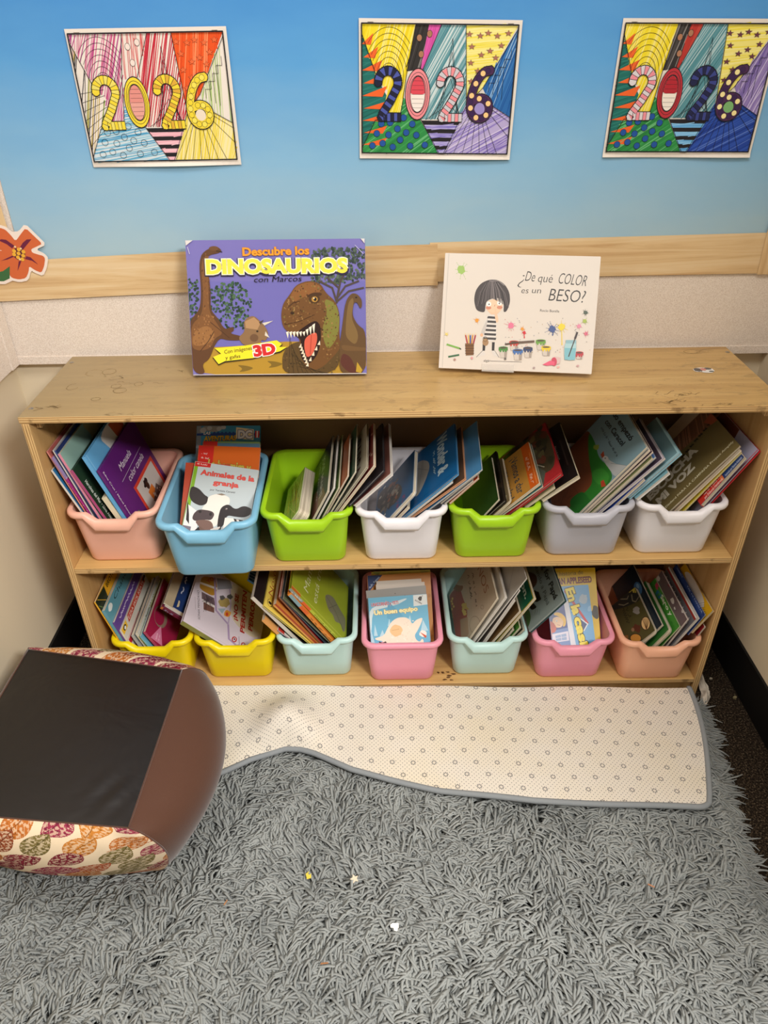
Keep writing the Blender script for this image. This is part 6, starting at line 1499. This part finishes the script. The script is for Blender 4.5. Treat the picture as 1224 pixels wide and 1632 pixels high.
def flap_pt(s, t):
    tt = t
    yb_x = lambda x: -.3005 - .016 * (x + .45) / 1.1
    xr = .664 - (.664 - .606) * t ** 1.3 + .006 * math.sin(math.pi * t * 1.1)
    xl = -.60 + .165 * min(1, t / .5)
    x = xl + (xr - xl) * s
    yb = yb_x(x); yf = float(np.interp(x, FXS, FYS))
    rr = .035; wv = math.exp(-((x + .262) / .070) ** 2); d = xr - x
    if d < rr: yf += rr * (1 - math.sqrt(max(0, 1 - ((rr - d) / rr) ** 2))) * .9
    y = yb + (yf - yb) * t
    zb = .069 - .020 * (x + .45) / 1.1
    z = zb + (.046 - zb) * min(1, t * 1.4) ** .8
    z += .004 * math.sin(7 * x + 1) * math.sin(math.pi * t) + .002 * math.sin(19 * x + 4 * t)
    z += wv * .060 * (math.sin(math.pi / 2 * min(1, t / .68)) ** 2 if t < .68 else math.cos(math.pi / 2 * (t - .68) / .32) ** 1.2) + .012 * math.exp(-((x + .40) / .07) ** 2) * math.sin(math.pi * t)
    return Vector((x, y, z))


def flap_full(s, t):                                       # t < 0 : the rolled back edge running down to the floor
    if t >= 0: return flap_pt(s, t)
    p = flap_pt(s, 0); a = -t * math.pi / 2
    return Vector((p.x, p.y + .004 * math.sin(min(1, -t * 2) * math.pi), max(.004, p.z * math.cos(min(1.0, -t) * math.pi / 2))))


NS, NT = 150, 34; ts = [-1, -.8, -.6, -.4, -.2, -.08] + [j / NT for j in range(NT + 1)]
mb = MB(); mb.v = [tuple(flap_full(i / NS, t)) for t in ts for i in range(NS + 1)]; nr = len(ts)
for j in range(nr - 1):
    for i in range(NS): mb.f.append((j * (NS + 1) + i, (j + 1) * (NS + 1) + i, (j + 1) * (NS + 1) + i + 1, j * (NS + 1) + i + 1))
n = len(mb.f); mb.s = [True] * n; mb.mi = [0] * n; mb.c = [(1, 1, 1)] * n
g = G('dotted_rug_backing')
uv = g.n('ShaderNodeUVMap', uv_map='backing'); sp = g.n('ShaderNodeSeparateXYZ'); g.t.links.new(uv.outputs[0], sp.inputs[0]); U, V = sp.outputs[0], sp.outputs[1]
M_ = g.math


def cell(a, b, du, dv):
    dx = M_('MULTIPLY', M_('SUBTRACT', M_('FRACT', a), .5), du); dy = M_('MULTIPLY', M_('SUBTRACT', M_('FRACT', b), .5), dv)
    return dx, dy, M_('SQRT', M_('ADD', M_('MULTIPLY', dx, dx), M_('MULTIPLY', dy, dy)))


sc = 1 / .0092
_, _, rd = cell(M_('MULTIPLY', M_('ADD', U, V), sc), M_('MULTIPLY', M_('SUBTRACT', U, V), sc), .0065, .0065)
dots = M_('LESS_THAN', rd, .00085)
flow = None; near = None
for o_ in (0.0, .5):
    dx, dy, r = cell(M_('ADD', M_('MULTIPLY', U, 1 / .044), o_ + .2), M_('ADD', M_('MULTIPLY', V, 1 / .058), o_), .044, .058)
    ang = M_('ARCTAN2', dy, dx)
    m_ = M_('MULTIPLY', M_('MULTIPLY', M_('GREATER_THAN', r, .0026), M_('LESS_THAN', r, .0056)), M_('GREATER_THAN', M_('COSINE', M_('MULTIPLY', ang, 8.0)), -.15))
    k_ = M_('LESS_THAN', r, .0072)
    flow = m_ if flow is None else M_('MAXIMUM', flow, m_); near = k_ if near is None else M_('MAXIMUM', near, k_)
mask = M_('MAXIMUM', flow, M_('MULTIPLY', dots, M_('SUBTRACT', 1.0, near)))
nz = g.noise(g.coords('Object'), 500, 2); n2 = g.noise(g.coords('Object'), 6, 3)
cc = g.mix(M_('MULTIPLY', g.ramp(n2, [(.45, '000000'), (.7, 'ffffff')]), .35), 'dcd3c5', 'dbcba4')
cc = g.mix(mask, cc, '3c3c46'); g.bump(nz, .35, .001)
MAT['backing'] = g.fin(cc, .85, .15)
fo = mb.build('folded_backing', MAT['backing'], rug); fo.matrix_world = Matrix.Identity(4); fo['label'] = 'cream dotted backing turned up'
ul = fo.data.uv_layers.new(name='backing')
P0 = np.array(mb.v).reshape(nr, NS + 1, 3); seg = np.sqrt((np.diff(P0, axis=0)[:, :, 1:] ** 2).sum(2)); vv = np.concatenate([np.zeros((1, NS + 1)), np.cumsum(seg, 0)], 0)
vid = np.array([l.vertex_index for l in fo.data.loops]); uvs = np.stack([P0[:, :, 0].ravel()[vid], vv.ravel()[vid]], 1).astype(np.float32)
ul.data.foreach_set('uv', uvs.ravel())
sd = fo.modifiers.new('sheet_thickness', 'SOLIDIFY'); sd.thickness = .005; sd.offset = -1
bb = MB(); path = [flap_pt(i / 120, 1) for i in range(121)] + [flap_pt(1, 1 - j / 24) for j in range(1, 25)] + [flap_full(1, -k / 6) for k in range(1, 6)]
bb.tube([p + Vector((0, 0, -.0015)) for p in path], .0062, (1, 1, 1), 8)
o = bb.build('edge_binding', MAT['binding'], rug); o.matrix_world = Matrix.Identity(4)

# pile: yarn strands in locks
rng = np.random.default_rng(3)
bx = rng.uniform(-.80, .70, 15500); by = rng.uniform(-1.12, -.33, 15500)
ex = np.interp(by, [-1.4, -1.0, -.83, -.6, -.3], [.555, .583, .597, .622, .668])
yf = np.interp(bx, FXS, FYS)
fr = np.interp(by, [-.63, -.3], [.606, .664])
ok = (bx < ex - .004) & ((by < yf + .012) | (bx > fr - .012)) & ~((((bx + .612) / .165) ** 4 + ((by + .562) / .160) ** 4) < 1)
bx, by, ex = bx[ok], by[ok], ex[ok]
rim = rng.uniform(-1.1, -.34, 900); bx = np.concatenate([bx, np.interp(rim, [-1.4, -1.0, -.83, -.6, -.3], [.555, .583, .597, .622, .668]) - rng.uniform(0, .02, 900)]); by = np.concatenate([by, rim])
ex = np.concatenate([ex, np.interp(rim, [-1.4, -1.0, -.83, -.6, -.3], [.555, .583, .597, .622, .668])])
n = len(bx)
field = 2.2 * np.sin(5.1 * bx + 3.3 * by + .6) + 1.7 * np.sin(-7.7 * bx + 6.1 * by + 2.1) + 1.1 * np.sin(13 * bx - 11 * by)
phi = field - 1.2 + rng.normal(0, .75, n)
edgew = np.clip(1 - (ex - bx) / .16, 0, 1); out = rng.normal(-.25, .45, n); phi = np.where(rng.random(n) < edgew, out, phi)
K = 4
bx = np.repeat(bx, K); by = np.repeat(by, K); phi = np.repeat(phi, K); lock = np.repeat(rng.uniform(.8, 1.25, n), K); lift = np.repeat(rng.uniform(.55, 1.15, n), K); cv = np.repeat(rng.normal(0, .8, n), K)
N = len(bx); px = rng.normal(0, .0058, N); along = rng.normal(0, .007, N)
L = .046 * lock * rng.uniform(.8, 1.2, N); phi = phi + rng.normal(0, .10, N); hh = .022 * lift * rng.uniform(.8, 1.2, N)
TT = np.array([0, .22, .48, .74, 1.0]); ZP = np.array([0, .85, 1.15, 1.0, .72]); RR = np.array([.0020, .0027, .0026, .0022, .0008])
a0 = phi[:, None] + cv[:, None] * (TT[None, :] - .3)
dxs = np.cos(a0); dys = np.sin(a0)
stp = np.diff(np.concatenate([[0], TT])) * 1.0
cxp = bx[:, None] + along[:, None] * np.cos(phi)[:, None] - px[:, None] * np.sin(phi)[:, None] * (1 - .55 * TT[None, :]) + np.cumsum(dxs * stp[None, :], 1) * L[:, None]
cyp = by[:, None] + along[:, None] * np.sin(phi)[:, None] + px[:, None] * np.cos(phi)[:, None] * (1 - .55 * TT[None, :]) + np.cumsum(dys * stp[None, :], 1) * L[:, None]
czp = .006 + hh[:, None] * ZP[None, :] + rng.uniform(-.002, .002, (N, 5)) * TT[None, :]
over = np.clip((cxp - np.interp(cyp, [-1.4, -1.0, -.83, -.6, -.3], [.555, .583, .597, .622, .668])) / .03, 0, 1); czp = czp * (1 - .65 * over) + .003 * over
yfl = np.interp(cxp, FXS, FYS); under = (cyp > yfl - .012) & (cxp < .62) & (cxp > -.60); czp = np.where(under, np.minimum(czp, .033), czp)
q4 = ((cxp + .612) / .170) ** 4 + ((cyp + .562) / .168) ** 4; czp = np.where(q4 < 1, np.minimum(czp, .016), czp)
# drop the strands that would pass through the pouf
bad = np.zeros(len(cxp), dtype=bool); loopv = np.linspace(1, .55, 24)
for vq in loopv:
    ring = np.array([tuple(pouf_side(i, u / 12, vq)) for i in range(4) for u in range(12)]); zq = ring[0, 2]
    c0 = ring[:, :2].mean(0); ring2 = c0 + (ring[:, :2] - c0) * 1.03
    m = (czp > zq - .006) & (czp < zq + .012) & (np.abs(cxp - c0[0]) < .25) & (np.abs(cyp - c0[1]) < .25)
    ii = np.argwhere(m); X, Y = cxp[m], cyp[m]; ins = np.zeros(len(X), dtype=bool)
    for (x0, y0), (x1, y1) in zip(ring2, np.roll(ring2, -1, 0)):
        cr = ((y0 > Y) != (y1 > Y)) & (X < (x1 - x0) * (Y - y0) / (y1 - y0 + 1e-12) + x0); ins ^= cr
    bad[ii[ins, 0]] = True
keep = ~bad; cxp, cyp, czp, dxs, dys = cxp[keep], cyp[keep], czp[keep], dxs[keep], dys[keep]; N = len(cxp)
nx_, ny_ = -dys, dxs
V3 = np.zeros((N, 5, 3, 3), dtype=np.float32)
for k in range(3):
    t = 2 * math.pi * k / 3 + .5; s_, c_ = math.sin(t), math.cos(t)
    V3[:, :, k, 0] = cxp + nx_ * RR * c_; V3[:, :, k, 1] = cyp + ny_ * RR * c_; V3[:, :, k, 2] = czp + RR * s_
base = (np.arange(N) * 15)[:, None, None]; r_ = np.arange(4)[None, :, None] * 3; k_ = np.arange(3)[None, None, :]; k2 = (np.arange(3)[None, None, :] + 1) % 3
F = np.stack([base + r_ + k_, base + r_ + k2, base + r_ + 3 + k2, base + r_ + 3 + k_], -1).reshape(-1, 4).astype(np.int32)
me = bpy.data.meshes.new('rug_pile'); me.vertices.add(N * 15); me.vertices.foreach_set('co', V3.reshape(-1))
me.loops.add(F.size); me.loops.foreach_set('vertex_index', F.ravel()); me.polygons.add(len(F))
me.polygons.foreach_set('loop_start', np.arange(0, F.size, 4, dtype=np.int32)); me.polygons.foreach_set('use_smooth', np.ones(len(F), dtype=bool))
me.update(calc_edges=True); me.materials.append(MAT['yarn'])
o = bpy.data.objects.new('rug_pile', me); COL.objects.link(o); o.parent = rug; o.matrix_world = Matrix.Identity(4); o['kind'] = 'stuff'

# ------------------------------------------------------------------ litter
def scrap(label, pts, loc, col, rot=0, th=.0008, name='paper_scrap', tilt=.15):
    mb = MB(); ar = sum(pts[i - 1][0] * pts[i][1] - pts[i][0] * pts[i - 1][1] for i in range(len(pts)))
    mb.prism(pts if ar > 0 else pts[::-1], 0, th, lin(col))
    o = mb.build(name, MAT['matte'], None, Matrix.Translation(loc) @ Matrix.Rotation(rot, 4, 'Z') @ Matrix.Rotation(tilt, 4, 'X'))
    return tag(o, label, 'scrap')


stp_ = lambda r, n=5: [((r if i % 2 == 0 else r * .5) * math.sin(math.pi * i / n), (r if i % 2 == 0 else r * .5) * math.cos(math.pi * i / n)) for i in range(2 * n)]
heart = [(.0, -.009), (.008, -.001), (.0085, .004), (.005, .007), (.001, .004), (-.003, .007), (-.0075, .0045), (-.007, -.001)]
scrap('white heart shaped paper scrap lying on the grey rug', heart, (-.033, -.8399, .040), 'f2eee8', 2.4, .0008, 'heart_scrap')
scrap('cream star shaped paper scrap lying on the grey rug', stp_(.0085), (-.1055, -.7522, .0385), 'd9c9b0', .4, .0008, 'star_scrap')
scrap('tiny yellow scrap lying on the grey rug', [(-.004, -.006), (.004, -.005), (.005, .003), (.001, .007), (-.005, .004)], (-.190, -.7435, .037), 'd8c24a', .2)
scrap('thin orange brown splinter on the right part of the rug', [(-.006, -.001), (.006, -.0012), (.0065, .001), (-.005, .0014)], (.4314, -.7744, .037), 'b07a58', -.5, .001, 'splinter')
scrap('thin brown splinter on the rug near the pouf', [(-.005, -.001), (.005, -.001), (.005, .001), (-.005, .001)], (-.3348, -.7905, .037), 'a8764e', 1.1, .001, 'splinter')
scrap('short brown splinter on the front of the rug', [(-.007, -.001), (.007, -.0012), (.0065, .001), (-.005, .0014)], (-.1529, -.8958, .037), '9a6a44', .1, .001, 'splinter')
tis = [(.7245, -.2482), (.7281, -.2786), (.7185, -.3118), (.6965, -.336), (.6815, -.3413), (.7010, -.3074), (.7154, -.2683)]
mb = MB(); nst = 14; lf = [(.7150, -.246), (.7110, -.275), (.7055, -.300), (.6960, -.320), (.6820, -.338)]; rt = [(.7300, -.249), (.7320, -.280), (.7240, -.310), (.7060, -.332), (.6860, -.3455)]
rr_ = random.Random(9); G2 = []
for j in range(nst + 1):
    t = j / nst * 4; i0 = min(3, int(t)); f = t - i0
    a = Vector(lf[i0]).lerp(Vector(lf[i0 + 1]), f); b = Vector(rt[i0]).lerp(Vector(rt[i0 + 1]), f)
    for k in range(6):
        p = a.lerp(b, k / 5); G2.append((p.x, p.y, .006 + .016 * math.sin(math.pi * k / 5) * (.5 + .5 * math.sin(j * .9 + 1)) + rr_.uniform(0, .006)))
mb.v = G2
for j in range(nst):
    for k in range(5): mb.f.append((j * 6 + k, (j + 1) * 6 + k, (j + 1) * 6 + k + 1, j * 6 + k + 1))
n = len(mb.f); mb.s = [False] * n; mb.mi = [0] * n; mb.c = [lin('cfc4b4')] * n
o = mb.build('tissue', MAT['matte']); sd = o.modifiers.new('paper_thickness', 'SOLIDIFY'); sd.thickness = .001
tag(o, 'crumpled pale tissue on the carpet beside the bookshelf foot', 'tissue')
for lb, loc, s in (('pale crumb on the carpet beyond the tissue', (.7519, -.2453, .001), .004), ('yellowish crumb on the carpet near the right wall', (.785, -.3063, .001), .005)):
    mb = MB(); pts = [(s * random.uniform(.7, 1.2) * math.cos(t), s * random.uniform(.5, .9) * math.sin(t)) for t in [2 * math.pi * i / 8 for i in range(8)]]
    mb.prism(pts, 0, s * .8, lin('b9ab94' if s < .0045 else '8a7f5c')); o = mb.build('crumb', MAT['matte'], None, Matrix.Translation(loc)); tag(o, lb, 'crumb')
